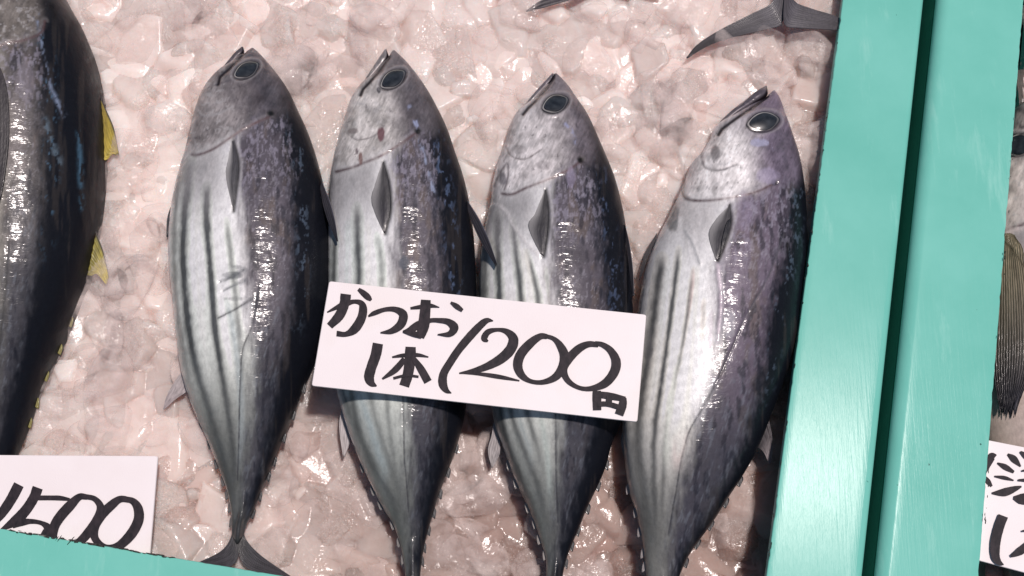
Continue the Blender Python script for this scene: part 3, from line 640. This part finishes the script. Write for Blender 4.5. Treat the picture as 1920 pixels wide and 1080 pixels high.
fish2 = dict(name='skipjack_tuna', label='striped skipjack tuna under the left half of the 1200 board, reddish gill nicks', cat='fish', group=G_S, seed=2,
  L=[(736,95),(728,106),(711,129),(693,150),(677,164),(658,194),(646,231),(635,268),(625,310),(619,356),(617,430),(617,523),(618,600),(622,680),(633,737),(650,797),(665,840),(682,880),(700,917),(717,950),(737,983),(750,1020),(757,1053),(761,1090),(762,1125)],
  R=[(741,95),(757,111),(776,134),(799,167),(822,208),(841,250),(855,292),(869,333),(879,375),(887,430),(892,523),(893,600),(889,680),(875,757),(867,797),(853,847),(838,887),(823,927),(813,960),(802,997),(793,1037),(788,1080),(786,1125)],
  B=[(725,95),(733,300),(735,400),(738,500),(745,600),(755,700),(762,800),(768,880),(772,950),(774,1125)], D=[(775,95),(797,200),(812,300),(826,400),(836,500),(838,600),(835,740),(815,850),(792,950),(780,1050),(778,1125)],
  belly=(0.48,0.52,0.51), stripes=[([(669,384),(670,440),(673,520),(664,620),(658,720),(677,820),(703,880),(733,933),(752,1000)],7,.75),([(709,440),(716,523),(705,620),(694,730),(713,820),(737,887),(756,970)],6,.5),([(628,440),(626,540),(632,650),(645,740),(668,810)],5,.7),([(724,730),(732,820),(745,900)],4,.5)],
  bands=[([(652,400),(650,500),(650,600)],8,(0.56,0.60,0.58)),([(690,400),(692,500),(690,620)],8,(0.60,0.62,0.58)),([(672,735),(695,800),(720,880)],8,(0.36,0.42,0.42))],
  head=(0.30,0.285,0.275), crown=(0.10,0.09,0.10), gill=[(630,322),(660,314),(683,305),(716,291),(753,268),(783,247)], head_x=(690,770), spot=(784,245), flash=(0.14,0.20,0.34),
  lines=[([(755,690),(755,740),(757,803),(758,860),(762,903),(766,960)],1.4,LAT,-.0003),([(712,205),(725,200),(733,182)],1.5,(.5,.48,.46),0),([(650,250),(670,262),(700,255),(720,235)],1.6,(.2,.18,.18),-.0003),([(767,200),(777,225),(784,240)],3,(.30,.34,.5),0),([(786,262),(800,310),(812,360)],3.5,(.26,.30,.42),0)],
  patches=[(714,252,7,13,(.14,.06,.07),.9),(676,297,4,11,(.18,.09,.08),.8),(662,246,10,6,(.13,.10,.10),.6),(669,283,3,7,(.09,.06,.07),.8),(711,170,4,6,(.02,.02,.03),.9),(757,492,10,14,(.06,.07,.09),.8),(700,110,12,8,(.3,.28,.28),.4)],
  jawL=[(721,93),(709,111),(700,125),(677,162),(668,178)], jawR=[(725,94),(729,106),(713,131),(694,152),(680,166),(675,178)], jaw=(0.2,0.185,0.19),
  eye=(737,149,23,13.5,33),
  fins=[('pectoral_fin',[(719,303),(729,340),(733,390),(722,438)],[(716,308),(704,345),(697,380),(719,436)],0,0,(0.05,0.048,0.05),(0.035,0.033,0.04),dict(on=1,rays=6,lift=.0006,th=.0004,ray_h=.00012,edge=(.012,.012,.015),cross=(.36,.35,.35))),
        ('dorsal_fin',[(876,375),(897,408),(915,445),(932,494)],[(876,392),(888,425),(905,460),(930,500)],.036,.062,DK,(0.02,0.02,0.026),dict(rays=4,edge=(.16,.16,.2))),
        ('anal_fin',[(634,740),(640,765),(636,800),(643,856)],[(650,770),(652,800),(655,830),(646,856)],.014,.008,(0.42,0.38,0.38),(0.36,0.33,0.33),dict(rays=5)),
        ('pelvic_fin',[(622,380),(617,410),(614,450)],[(625,385),(621,415),(616,450)],.022,.016,DK,DK,dict(rays=2)),
        ('tail_fin',[(762,1100),(755,1120),(730,1140),(690,1158)],[(774,1110),(772,1150),(750,1168),(694,1162)],.014,.012,DK,DK,dict(rays=8,nv=20)),
        ('tail_fin',[(786,1100),(792,1120),(820,1145),(870,1178)],[(774,1110),(778,1150),(800,1172),(866,1184)],.014,.012,DK,DK,dict(rays=8,nv=20))],
  finlets=[(-1,[872,910,944,978,1008,1038],(0.17,0.16,0.155)),(1,[836,880,920,955,985,1015,1050],(0.02,0.02,0.024))])
fish3 = dict(name='skipjack_tuna', label='striped skipjack tuna under the right half of the 1200 board', cat='fish', group=G_S, seed=3,
  L=[(1039,138),(1036,145),(1019,169),(1000,190),(984,202),(968,216),(954,244),(945,276),(933,308),(924,345),(919,387),(910,424),(901,484),(899,554),(901,620),(906,690),(916,735),(930,803),(945,843),(957,877),(975,920),(993,957),(1004,985),(1013,1013),(1022,1040),(1025,1090),(1027,1140)],
  R=[(1044,138),(1061,156),(1079,183),(1102,220),(1121,262),(1139,304),(1153,341),(1165,387),(1174,438),(1181,494),(1185,563),(1186,640),(1180,720),(1163,797),(1147,833),(1135,877),(1118,917),(1102,950),(1083,997),(1070,1027),(1059,1060),(1054,1090),(1051,1140)],
  B=[(1050,138),(1030,350),(1025,450),(1033,560),(1040,680),(1046,770),(1046,850),(1044,950),(1042,1050),(1040,1140)], D=[(1070,138),(1088,220),(1105,300),(1122,400),(1136,500),(1138,600),(1132,700),(1118,780),(1095,870),(1066,970),(1046,1050),(1042,1140)],
  belly=(0.50,0.53,0.52), stripes=[([(933,396),(933,460),(936,554),(932,660),(938,770),(953,837),(980,907),(1010,985)],6,.85),([(961,414),(968,480),(977,560),(966,660),(958,770),(980,837),(1007,907),(1026,990)],6,.75),([(988,470),(998,510),(1009,560),(998,660),(990,780),(1007,837),(1020,887)],5,.7),([(1024,500),(1029,560)],4,.4),([(912,450),(908,560),(912,660),(925,760),(950,850)],6,.6)],
  bands=[([(948,420),(953,500),(958,600)],6,(0.62,0.63,0.60)),([(978,440),(992,540),(990,640)],6,(0.64,0.62,0.57)),([(1012,770),(1026,850),(1032,930)],6,(0.42,0.47,0.44)),([(968,770),(996,850)],5,(0.38,0.42,0.41))],
  head=(0.27,0.255,0.255), crown=(0.12,0.105,0.12), gill=[(941,363),(960,364),(987,352),(1033,334),(1070,316),(1090,300)], head_x=(990,1085), spot=(1089,299), flash=(0.10,0.14,0.24),
  lines=[([(1042,770),(1042,850),(1043,907),(1046,980)],1.5,LAT,-.0005),([(948,275),(958,292),(985,298),(1015,280)],1.6,(.16,.14,.14),-.0004),([(927,350),(934,330),(950,306),(952,330),(945,356)],2.2,(.16,.14,.15),-.0003),([(918,390),(930,384),(950,398),(960,420),(982,450),(1010,480)],3,(.58,.56,.56),.0005),([(1060,232),(1072,248),(1080,268)],3,(.30,.32,.48),0)],
  hk=2.3, patches=[(972,280,14,8,(.10,.09,.095),.4),(942,335,7,14,(.16,.15,.17),.7),(1070,330,10,20,(.34,.30,.42),.4),(1075,480,30,24,(.045,.04,.05),.5),(1020,310,18,8,(.13,.11,.12),.4)],
  jawL=[(1035,138),(1025,149),(1010,165),(984,197),(974,212)], jawR=[(1038,139),(1037,146),(1021,170),(1002,191),(988,204),(980,214)], jaw=(0.14,0.125,0.14),
  eye=(1041,195,22,14.5,22),
  fins=[('pectoral_fin',[(1023,355),(1029,396),(1027,440),(1019,481)],[(1020,360),(1004,400),(991,425),(1013,476)],0,0,(0.05,0.048,0.05),(0.035,0.033,0.04),dict(on=1,rays=6,lift=.0006,th=.0004,ray_h=.00012,edge=(.012,.012,.015),cross=(.36,.35,.35))),
        ('dorsal_fin',[(1172,420),(1181,460),(1187,505),(1189,554)],[(1171,435),(1176,470),(1181,512),(1186,556)],.036,.062,DK,(0.02,0.02,0.026),dict(rays=3,edge=(.45,.42,.45))),
        ('pelvic_fin',[(908,430),(901,470),(899,530)],[(911,440),(905,475),(903,528)],.022,.016,DK,DK,dict(rays=2)),
        ('anal_fin',[(926,790),(922,815),(915,845),(922,877)],[(938,830),(937,850),(932,862),(925,876)],.014,.008,(0.34,0.31,0.31),(0.30,0.28,0.28),dict(rays=5)),
        ('tail_fin',[(1027,1120),(1022,1140),(1000,1165),(950,1185)],[(1039,1130),(1038,1170),(1010,1190),(954,1190)],.014,.012,DK,DK,dict(rays=8,nv=20)),
        ('tail_fin',[(1051,1120),(1056,1140),(1085,1170),(1130,1200)],[(1039,1130),(1042,1170),(1070,1195),(1126,1206)],.014,.012,DK,DK,dict(rays=8,nv=20))],
  finlets=[(-1,[868,904,940,972,1004,1036],(0.24,0.22,0.21)),(1,[868,908,946,985,1018,1048],(0.02,0.02,0.024))])
fish4 = dict(name='skipjack_tuna', label='striped skipjack tuna beside the green rail, bright silver belly and open mouth', cat='fish', group=G_S, seed=4,
  L=[(1449,170),(1442,177),(1432,184),(1400,203),(1372,221),(1343,238),(1329,265),(1314,289),(1297,308),(1283,342),(1268,376),(1249,414),(1227,457),(1211,501),(1201,549),(1195,590),(1183,650),(1172,720),(1167,790),(1172,859),(1180,918),(1193,961),(1204,1012),(1212,1080),(1218,1130),(1222,1180)],
  R=[(1453,170),(1458,178),(1471,217),(1483,255),(1495,294),(1503,337),(1508,390),(1509,448),(1508,490),(1503,534),(1497,585),(1490,640),(1479,680),(1466,720),(1453,755),(1438,795),(1421,837),(1391,893),(1361,939),(1334,982),(1306,1020),(1289,1046),(1272,1085),(1256,1130),(1246,1180)],
  B=[(1420,170),(1385,330),(1375,380),(1348,500),(1342,580),(1346,640),(1330,720),(1302,800),(1284,880),(1265,960),(1252,1050),(1238,1180)], D=[(1465,170),(1474,230),(1482,300),(1480,400),(1466,500),(1446,590),(1436,660),(1418,760),(1384,860),(1334,960),(1276,1060),(1242,1180)],
  belly=(0.53,0.53,0.52), mid=(0.12,0.098,0.13), belly_tail=(0.16,0.17,0.16),
  stripes=[([(1242,477),(1230,560),(1220,640),(1206,720),(1196,833),(1208,918),(1224,1030)],9,.75),([(1273,467),(1262,560),(1251,640),(1240,720),(1228,800),(1226,900),(1232,1010)],5,.8),([(1300,505),(1290,580),(1280,645),(1262,726),(1250,800),(1243,900),(1241,990)],4,.7),([(1320,560),(1316,640)],4,.45)],
  bands=[([(1258,480),(1246,560),(1236,650),(1222,740)],6,(0.58,0.59,0.57)),([(1290,420),(1282,520),(1268,640),(1256,760),(1250,860)],8,(0.62,0.64,0.58)),([(1310,480),(1304,580),(1296,680),(1284,780),(1270,860)],9,(0.74,0.60,0.56)),([(1334,560),(1330,660),(1310,740)],6,(0.66,0.56,0.60))],
  head=(0.44,0.42,0.415), crown=(0.14,0.115,0.155), gill=[(1276,352),(1286,372),(1319,376),(1367,371),(1420,359),(1454,342)], head_x=(1350,1440), spot=(1453,341), shoulder=(0.50,0.48,0.48),
  lines=[([(1314,277),(1319,311),(1348,319),(1381,308)],2.4,(.16,.145,.15),-.0006),([(1387,620),(1353,697),(1323,756),(1293,807),(1278,859),(1268,918),(1253,1003)],1.6,LAT,-.0004),([(1283,340),(1282,362),(1292,372)],2,(.22,.2,.2),-.0003),([(1345,494),(1352,560),(1346,640)],3,(.6,.52,.58),.0006),([(1470,440),(1440,520),(1400,590),(1385,625)],2,(.08,.075,.09),-.0004),([(1283,430),(1300,460),(1312,495)],2.5,(.34,.35,.36),.0005),([(1420,262),(1440,265),(1450,275)],4,(.35,.35,.5),0)],
  patches=[(1340,287,10,16,(.12,.11,.115),.75),(1260,410,15,26,(.12,.125,.13),.75),(1215,650,9,40,(.16,.16,.17),.5),(1440,330,22,16,(.34,.30,.42),.5),(1425,268,18,7,(.36,.36,.5),.7),(1395,400,16,40,(.26,.22,.30),.5),(1365,610,14,30,(.30,.30,.33),.5)],
  jawL=[(1435,161),(1420,170),(1401,185),(1367,212),(1342,240),(1338,252)], jawR=[(1438,161),(1438,180),(1406,204),(1380,221),(1352,242),(1346,252)], jaw=(0.085,0.075,0.09), jaw_tk=1.5, jaw_base=(.25,.23,.23),
  eye=(1431,229,26,16,10),
  fins=[('pectoral_fin',[(1368,383),(1371,415),(1362,450),(1346,490)],[(1365,388),(1344,410),(1329,440),(1342,488)],0,0,(0.07,0.066,0.07),(0.04,0.038,0.045),dict(on=1,rays=6,lift=.0006,th=.0004,ray_h=.00012,edge=(.012,.012,.015),cross=(.36,.35,.35))),
        ('pectoral_fold',[(1370,410),(1368,440),(1350,487)],[(1364,415),(1355,445),(1347,488)],0,0,(0.02,0.02,0.025),(0.02,0.02,0.025),dict(on=1,rays=3,lift=.0022,nv=8)),
        ('pelvic_fin',[(1232,436),(1212,470),(1202,500),(1198,525)],[(1230,455),(1216,480),(1208,505),(1200,524)],.022,.016,(0.06,0.055,0.06),DK,dict(rays=3)),
        ('second_dorsal_fin',[(1442,788),(1447,815),(1448,845),(1444,869)],[(1420,838),(1427,843),(1434,852),(1441,868)],.016,.010,(0.05,0.045,0.05),(0.25,0.22,0.23),dict(rays=4)),
        ('anal_fin',[(1170,800),(1164,825),(1168,850),(1173,868)],[(1178,815),(1176,840),(1176,855),(1175,868)],.014,.008,(0.30,0.28,0.28),(0.2,0.19,0.2),dict(rays=3)),
        ('tail_fin',[(1222,1160),(1216,1180),(1190,1205),(1150,1220)],[(1234,1170),(1230,1210),(1200,1230),(1154,1226)],.014,.012,DK,DK,dict(rays=8,nv=20)),
        ('tail_fin',[(1246,1160),(1250,1180),(1275,1205),(1310,1232)],[(1234,1170),(1238,1210),(1260,1230),(1306,1238)],.014,.012,DK,DK,dict(rays=8,nv=20))],
  finlets=[(-1,[905,950,985,1025,1060],(0.22,0.20,0.20)),(1,[900,940,978,1014,1050],(0.02,0.02,0.024))])
fish1['fins'] = fish1['fins']
for f in (fish1, fish2, fish3, fish4): build_fish(f)

# yellow-finned tuna on the left
YL = (0.22, 0.165, 0.03)
fish0 = dict(name='yellowfin_tuna', label='large dark tuna with yellow fins, cut off by the left edge', cat='fish', seed=9, tk=.78,
  L=[(-70,-250),(-110,-210),(-150,-140),(-172,-40),(-182,80),(-186,200),(-182,330),(-170,450),(-146,580),(-118,690),(-88,780),(-62,860),(-48,930),(-42,990)],
  R=[(-64,-250),(0,-190),(60,-115),(110,-30),(124,0),(150,47),(171,98),(187,161),(193,207),(195,311),(188,394),(177,456),(162,524),(148,560),(134,597),(107,661),(81,715),(59,779),(32,849),(5,910),(-15,950),(-20,990)],
  B=[(-60,-250),(-10,0),(0,100),(8,300),(4,500),(-6,700),(-20,850),(-34,990)], D=[(10,-250),(58,0),(72,100),(78,200),(80,350),(74,450),(58,560),(34,680),(2,800),(-34,990)],
  belly=(0.12,0.115,0.105), hk=.75, mid=(0.085,0.077,0.078), belly_tail=(.10,.105,.10), stripes=[], flash=(0.045,0.09,0.14), flash_k=.8,
  head=(0.20,0.18,0.165), crown=(0.12,0.105,0.10), gill=[(-120,170),(-60,140),(0,86),(40,76),(76,62),(84,40)], head_x=(20,90), head_slant=.1,
  lines=[([(66,20),(76,60),(84,120),(98,170),(120,215)],4,(.20,.25,.36),0),([(84,225),(95,260),(112,305)],6,(.10,.14,.18),0),([(147,245),(150,300),(153,390)],5,(.06,.13,.20),0),([(15,450),(8,560),(-8,700)],1.6,(.04,.04,.04),-.0003)],
  patches=[(48,150,18,40,(.20,.18,.21),.5),(30,250,22,80,(.16,.14,.14),.5)],
  fins=[('pectoral_fin',[(-10,105),(12,160),(18,240),(10,330),(-4,400)],[(-20,115),(-30,170),(-30,250),(-22,330),(-8,398)],0,0,(0.03,0.026,0.03),(0.025,0.022,0.026),dict(on=1,rays=8,lift=.003)),
        ('dorsal_fin',[(188,182),(200,208),(214,242),(223,290)],[(188,230),(190,262),(196,300),(216,284)],.020,.014,YL,(0.40, 0.31, 0.05),dict(rays=8,nv=34,edge=(.02,.025,.04),ragged=16)),
        ('second_dorsal_fin',[(180,436),(192,466),(200,498),(204,520)],[(164,516),(172,517),(182,514),(199,533)],.018,.012,(0.20,0.17,0.03),(0.46, 0.37, 0.03),dict(rays=6,nv=24,edge=(.04,.04,.04),ragged=8)),
        ('tail_fin',[(-46,970),(-50,1000),(-90,1050),(-160,1090)],[(-32,980),(-34,1040),(-70,1080),(-156,1098)],.014,.012,DK,DK,dict(rays=8,nv=20)),
        ('tail_fin',[(-18,970),(-12,1000),(10,1050),(50,1100)],[(-32,980),(-30,1040),(-10,1070),(44,1104)],.014,.012,DK,DK,dict(rays=8,nv=20))],
  finlets=[(1,[597,652,700,748,790],(0.20,0.175,0.05))])
build_fish(fish0, nv=460)

# two more skipjacks beyond the top of the frame; only their tails reach in
def upper(base, shift, label, fins, seed):
    f = dict(base); f['shift'] = shift; f['label'] = label; f['seed'] = seed; f['fins'] = fins
    f.pop('eye'); jaw = f.pop('jawL'); f.pop('jawR'); f['group'] = 'skipjack tuna of the next row, only tails in view'
    build_fish(f, nv=160, ntop=70, nbot=24)
TL_ = lambda pts, d: [(x - d[0], y - d[1]) for x, y in pts]
dA = (1026, -1012)
upper(fish1, dA, 'skipjack tuna beyond the top edge whose forked grey tail shows beside the green rail', [
   ('tail_fin', TL_([(1460,-30),(1447,5),(1407,27),(1348,57),(1307,84),(1287,108)], dA), TL_([(1471,-10),(1467,42),(1434,55),(1372,70),(1331,84),(1290,107)], dA),   .034, .022, (0.085,0.08,0.09), (0.04,0.035,0.04), dict(rays=11, nv=50, ragged=3, th=.0016, nu=60, ray_h=.00025)),
   ('tail_fin', TL_([(1482,-30),(1490,2),(1524,17),(1572,33),(1625,70)], dA), TL_([(1471,-10),(1471,44),(1498,52),(1535,54),(1575,58),(1622,76)], dA), .036, .040, (0.075,0.07,0.08), (0.045,0.04,0.048), dict(rays=11, nv=50, ragged=2, th=.0016, nu=60, ray_h=.00025))], 31)
dB = (690, -1080)
upper(fish1, dB, 'skipjack tuna beyond the top edge with one dark tail tip showing above the third fish', [
   ('tail_fin', TL_([(1126,-100),(1112,-55),(1070,-14),(1015,1),(986,21)], dB), TL_([(1137,-80),(1130,-30),(1090,-8),(1032,10),(988,21)], dB), .022, .014, (0.08,0.075,0.085), (0.06,0.052,0.06), dict(rays=9, nv=30, ragged=2, th=.0014)),
   ('tail_fin', TL_([(1148,-100),(1156,-60),(1190,-30),(1240,-6)], dB), TL_([(1137,-80),(1142,-30),(1180,-12),(1236,-2)], dB), .022, .014, (0.08,0.075,0.085), (0.06,0.052,0.06), dict(rays=9, nv=30, ragged=2, th=.0014))], 32)

# big brown-finned fish in the right box
fishR = dict(name='brown_fish', label='brownish scaly fish with large ragged pectoral fin, cut off by the right edge', cat='fish', seed=14, tk=.55,
  L=[(1990,160),(1940,182),(1902,204),(1886,240),(1878,290),(1866,360),(1852,430),(1838,520),(1830,620),(1834,740),(1850,900),(1880,1060),(1930,1200),(1990,1320)],
  R=[(2000,160),(2060,190),(2110,240),(2150,300),(2180,380),(2200,470),(2208,560),(2204,660),(2190,780),(2160,920),(2120,1060),(2070,1200),(2020,1320)],
  B=[(2000,160),(2040,500),(2020,900),(2000,1320)], D=[(2100,160),(2170,500),(2120,900),(2010,1320)],
  belly=(0.30,0.25,0.23), mid=(0.2,0.17,0.155), belly_tail=(.24,.20,.18), stripes=[], flash_k=0,
  head=(0.36,0.31,0.29), crown=(0.2,0.17,0.16), gill=[(1860,440),(1885,432),(1905,425),(1930,415),(1990,380),(2050,300)], head_x=(1990,2100),
  lines=[([(1886,232),(1905,238),(1930,236)],5,(.03,.03,.04),-.001),([(1880,255),(1905,248),(1930,250)],3,(.4,.36,.38),.0008),([(1890,210),(1910,204),(1930,212)],7,(.03,.03,.035),0),([(1884,436),(1905,430),(1930,425)],4,(.66,.56,.54),.001),([(1885,440),(1905,462),(1930,500)],3,(.6,.52,.5),.001)],
  patches=[(1915,390,18,26,(.55,.48,.45),.6)],
  eye=(1912,272,32,18,12),
  fins=[('pectoral_fin',[(1886,440),(1873,500),(1868,600),(1868,690),(1880,775)],[(1905,445),(1925,500),(1936,600),(1934,690),(1906,772)],0,0,(0.21,0.18,0.12),(0.03,0.028,0.035),dict(on=1,rays=15,lift=.0055,nu=50,nv=120,ragged=26,ray_h=.0005))])
fr, fb = build_fish(fishR, nv=300, ntop=150, zc=-0.005)

# ------------------------------------------------------------------ price boards
def board(name, corners, zs, th, label, group):
    Wc = [at(x, y, z) for (x, y), z in zip(corners, zs)]
    root = thing(name, sum(Wc) / 4, label, 'price sign', group)
    TL, TR, BR, BL = Wc
    n = np.cross(BL - TL, TR - TL); n /= np.linalg.norm(n)
    if n[2] < 0: n = -n
    # rounded outline
    per = []
    cs = [TL, TR, BR, BL]
    for i, c in enumerate(cs):
        a, b = cs[i-1], cs[(i+1) % 4]; r_ = 0.0022
        da = (a - c) / np.linalg.norm(a - c); db = (b - c) / np.linalg.norm(b - c)
        for k in range(7):
            t = k / 6; per.append(c + da * r_ * (1-t)**2 + db * r_ * t**2)
    per = np.array(per); m = len(per); c0 = per.mean(0)
    rings = [(0.0006, 0.0), (0.0, -0.0006), (0.0, -th)]
    V = []; F = []
    for ins, dz in rings:
        for q in per:
            d = (c0 - q); d /= np.linalg.norm(d); V.append(q + d * ins + n * dz)
    F.append(tuple(range(m))[::-1]); F.append(tuple(range(2*m, 3*m)))
    for k in range(2):
        for j in range(m): F.append((k*m + j, k*m + (j+1) % m, (k+1)*m + (j+1) % m, (k+1)*m + j))
    b = mesh_obj('board', V, F, m_card, root, smooth=False)
    def onto(x, y, lift=0.0):
        d = at(x, y, 0.0) - CP; t = np.dot(TL - CP, n) / np.dot(d, n); return CP + d * t + n * lift
    return root, onto
def strokes(parent, onto, name, lst, origin, sc, wscale=1.07):
    V, F = [], []
    for si, st in enumerate(lst):
        pts = curve([(a, b) for a, b, _ in st], 10)
        ws = np.array(curve([(w_, 0) for _, _, w_ in st], 10))[:, 0]
        pts = np.array(pts); tg = np.gradient(pts, axis=0); tg /= np.linalg.norm(tg, axis=1, keepdims=True) + 1e-9
        nr = np.stack([-tg[:, 1], tg[:, 0]], -1); b0 = len(V); lift = 0.00020 + 0.0002 * si
        wob = 1 + 0.05 * (vn(np.arange(len(pts)) * .9, np.full(len(pts), si * 3.1), si) - .5)
        for i in range(len(pts)):
            for sg in (-1, 1):
                q = pts[i] + nr[i] * sg * max(ws[i], 2) * .5 * wscale * wob[i]
                V.append(onto(origin[0] + q[0] / sc, origin[1] + q[1] / sc, lift + 3e-6 * i))
        for i in range(len(pts) - 1): F.append((b0 + 2*i, b0 + 2*i + 1, b0 + 2*i + 3, b0 + 2*i + 2))
    return mesh_obj(name, V, F, m_ink, parent, smooth=False)

rt, on1 = board('price_board', [(617, 527), (1212, 590), (1195, 791), (584, 723)], [.080] * 4, .0026,
      'white price board reading 1200 yen laid across the middle fish', 'handwritten price boards')
O, K = (560, 500), 3.376
strokes(rt, on1, 'lettering', [
  [(180,290,8),(235,262,24),(290,238,38),(350,222,26),(395,232,36),(408,270,50),(396,330,54),(355,395,54),(300,428,32),(240,424,34)],
  [(299,174,64),(290,235,60),(258,310,58),(196,377,42)],
  [(378,143,20),(412,170,36),(440,195,36),(460,214,16)],
  [(441,316,10),(480,295,28),(550,272,26),(615,273,34),(662,305,52),(648,365,52),(590,408,36),(518,420,8)],
  [(708,265,14),(765,257,24),(830,248,26),(892,259,4)],
  [(806,212,58),(800,300,64),(790,380,68),(770,450,48)],
  [(660,412,10),(700,405,34),(760,370,46),(830,343,26),(890,342,28),(950,352,38),(985,388,52),(955,428,34),(880,432,6)],
  [(963,228,12),(1000,252,30),(1038,280,20)],
  [(660,416,6),(720,425,34),(780,445,26)],
], O, K)
strokes(rt, on1, 'lettering', [
  [(502,486,62),(488,560,62),(460,640,60),(446,700,60),(462,738,44),(494,757,8)],
  [(709,508,62),(705,590,66),(692,680,62),(668,757,60)],
  [(592,574,10),(660,563,24),(750,560,24),(822,573,8)],
  [(672,585,34),(610,655,38),(530,712,12)],
  [(728,580,26),(775,650,44),(820,730,48)],
  [(600,708,16),(680,690,16),(760,698,14)],
], O, K)
strokes(rt, on1, 'lettering', [
  [(250,238,8),(205,236,38),(160,268,50),(80,352,56),(0,448,54),(-62,540,54),(-108,620,56),(-115,690,60),(-90,740,40),(-52,762,6)],
  [(212,388,14),(185,365,44),(215,318,40),(285,303,26),(350,318,42),(395,368,66),(378,440,72),(310,510,68),(210,566,52),(110,600,36),(4,618,10)],
  [(10,618,6),(140,622,22),(290,643,30),(440,672,10)],
  [(640,352,34),(590,352,44),(520,400,60),(450,480,66),(428,560,64),(455,630,50),(520,675,30),(610,682,34),(700,645,52),(755,570,66),(765,490,64),(735,420,50),(690,370,30),(630,348,26)],
  [(1010,412,34),(940,408,42),(870,440,56),(800,510,60),(760,590,50),(790,670,38),(870,722,28),(960,728,36),(1060,690,58),(1125,610,64),(1138,530,62),(1100,455,46),(1040,412,34),(985,402,30)],
  [(1000,745,56),(1000,800,60),(1002,885,56)], [(975,768,40),(1090,782,46),(1205,806,34)], [(1192,795,40),(1185,850,56),(1160,918,60)], [(1000,842,34),(1080,842,34),(1180,870,34)], [(1090,785,40),(1085,850,40)],
], (860, 540), 3.858)
# stain in the corner
def blot(parent, onto, pts, lift):
    V = [onto(x, y, lift) for x, y in curve(pts + [pts[0]], 6)[:-1]]
    return mesh_obj('stain', V, [tuple(range(len(V)))], m_stain, parent, smooth=False)

rt0, on0 = board('price_board', [(-330, 851), (296, 855), (279, 1066), (-330, 1066)], [.034] * 4, .0026,
      'white price board reading 1500 tucked behind the bottom green rail', 'handwritten price boards')
strokes(rt0, on0, 'lettering', [
  [(148,368,78),(95,470,76),(30,570,72),(-40,650,66)],
  [(295,392,78),(265,470,74),(200,570,76),(120,650,72),(10,722,20)],
  [(300,472,36),(400,472,36),(470,474,36),(545,485,22)],
  [(100,700,20),(170,665,50),(250,655,36),(330,670,34),(375,710,66),(360,770,80)],
  [(680,465,40),(620,465,50),(550,530,72),(470,620,74),(425,700,70),(420,790,60),(480,850,50),(600,830,60),(700,730,68),(770,620,66),(785,540,56),(740,480,40),(670,462,36)],
  [(1020,490,40),(940,482,50),(870,530,66),(790,610,70),(740,700,66),(745,790,56),(820,855,44),(920,850,60),(1020,760,74),(1080,650,74),(1080,560,70),(1040,500,50),(970,478,34)],
], (0, 820), 4.153)
rt2, on2 = board('price_board', [(1842, 823), (2200, 893), (2190, 1145), (1828, 1049)], [.036] * 4, .0026,
      'white price board at the right edge, partly hidden by the rail, with a starry character', 'handwritten price boards')
strokes(rt2, on2, 'lettering', [
  [(318,262,8),(285,275,50),(258,330,40),(230,400,20)], [(230,400,10),(258,440,34),(285,476,16)],
  [(392,258,14),(435,292,44),(480,342,10)], [(322,318,10),(375,345,36),(434,380,18)], [(302,408,10),(370,418,24),(432,436,8)],
  [(285,522,12),(370,515,52),(440,492,36),(484,476,10)], [(430,552,20),(480,560,66),(540,560,70)], [(475,242,12),(520,275,40),(560,310,20)],
  [(460,434,12),(520,434,22),(570,434,10)], [(484,372,10),(520,366,18)],
  [(358,675,64),(330,750,64),(306,850,64),(304,940,56),(325,985,40),(360,1006,8)],
  [(408,948,16),(470,915,50),(540,860,50),(600,790,40)], [(484,778,10),(520,772,18)],
], (1780, 780), 3.6)

for o in bpy.data.objects:
    if '_org' in o: del o['_org']
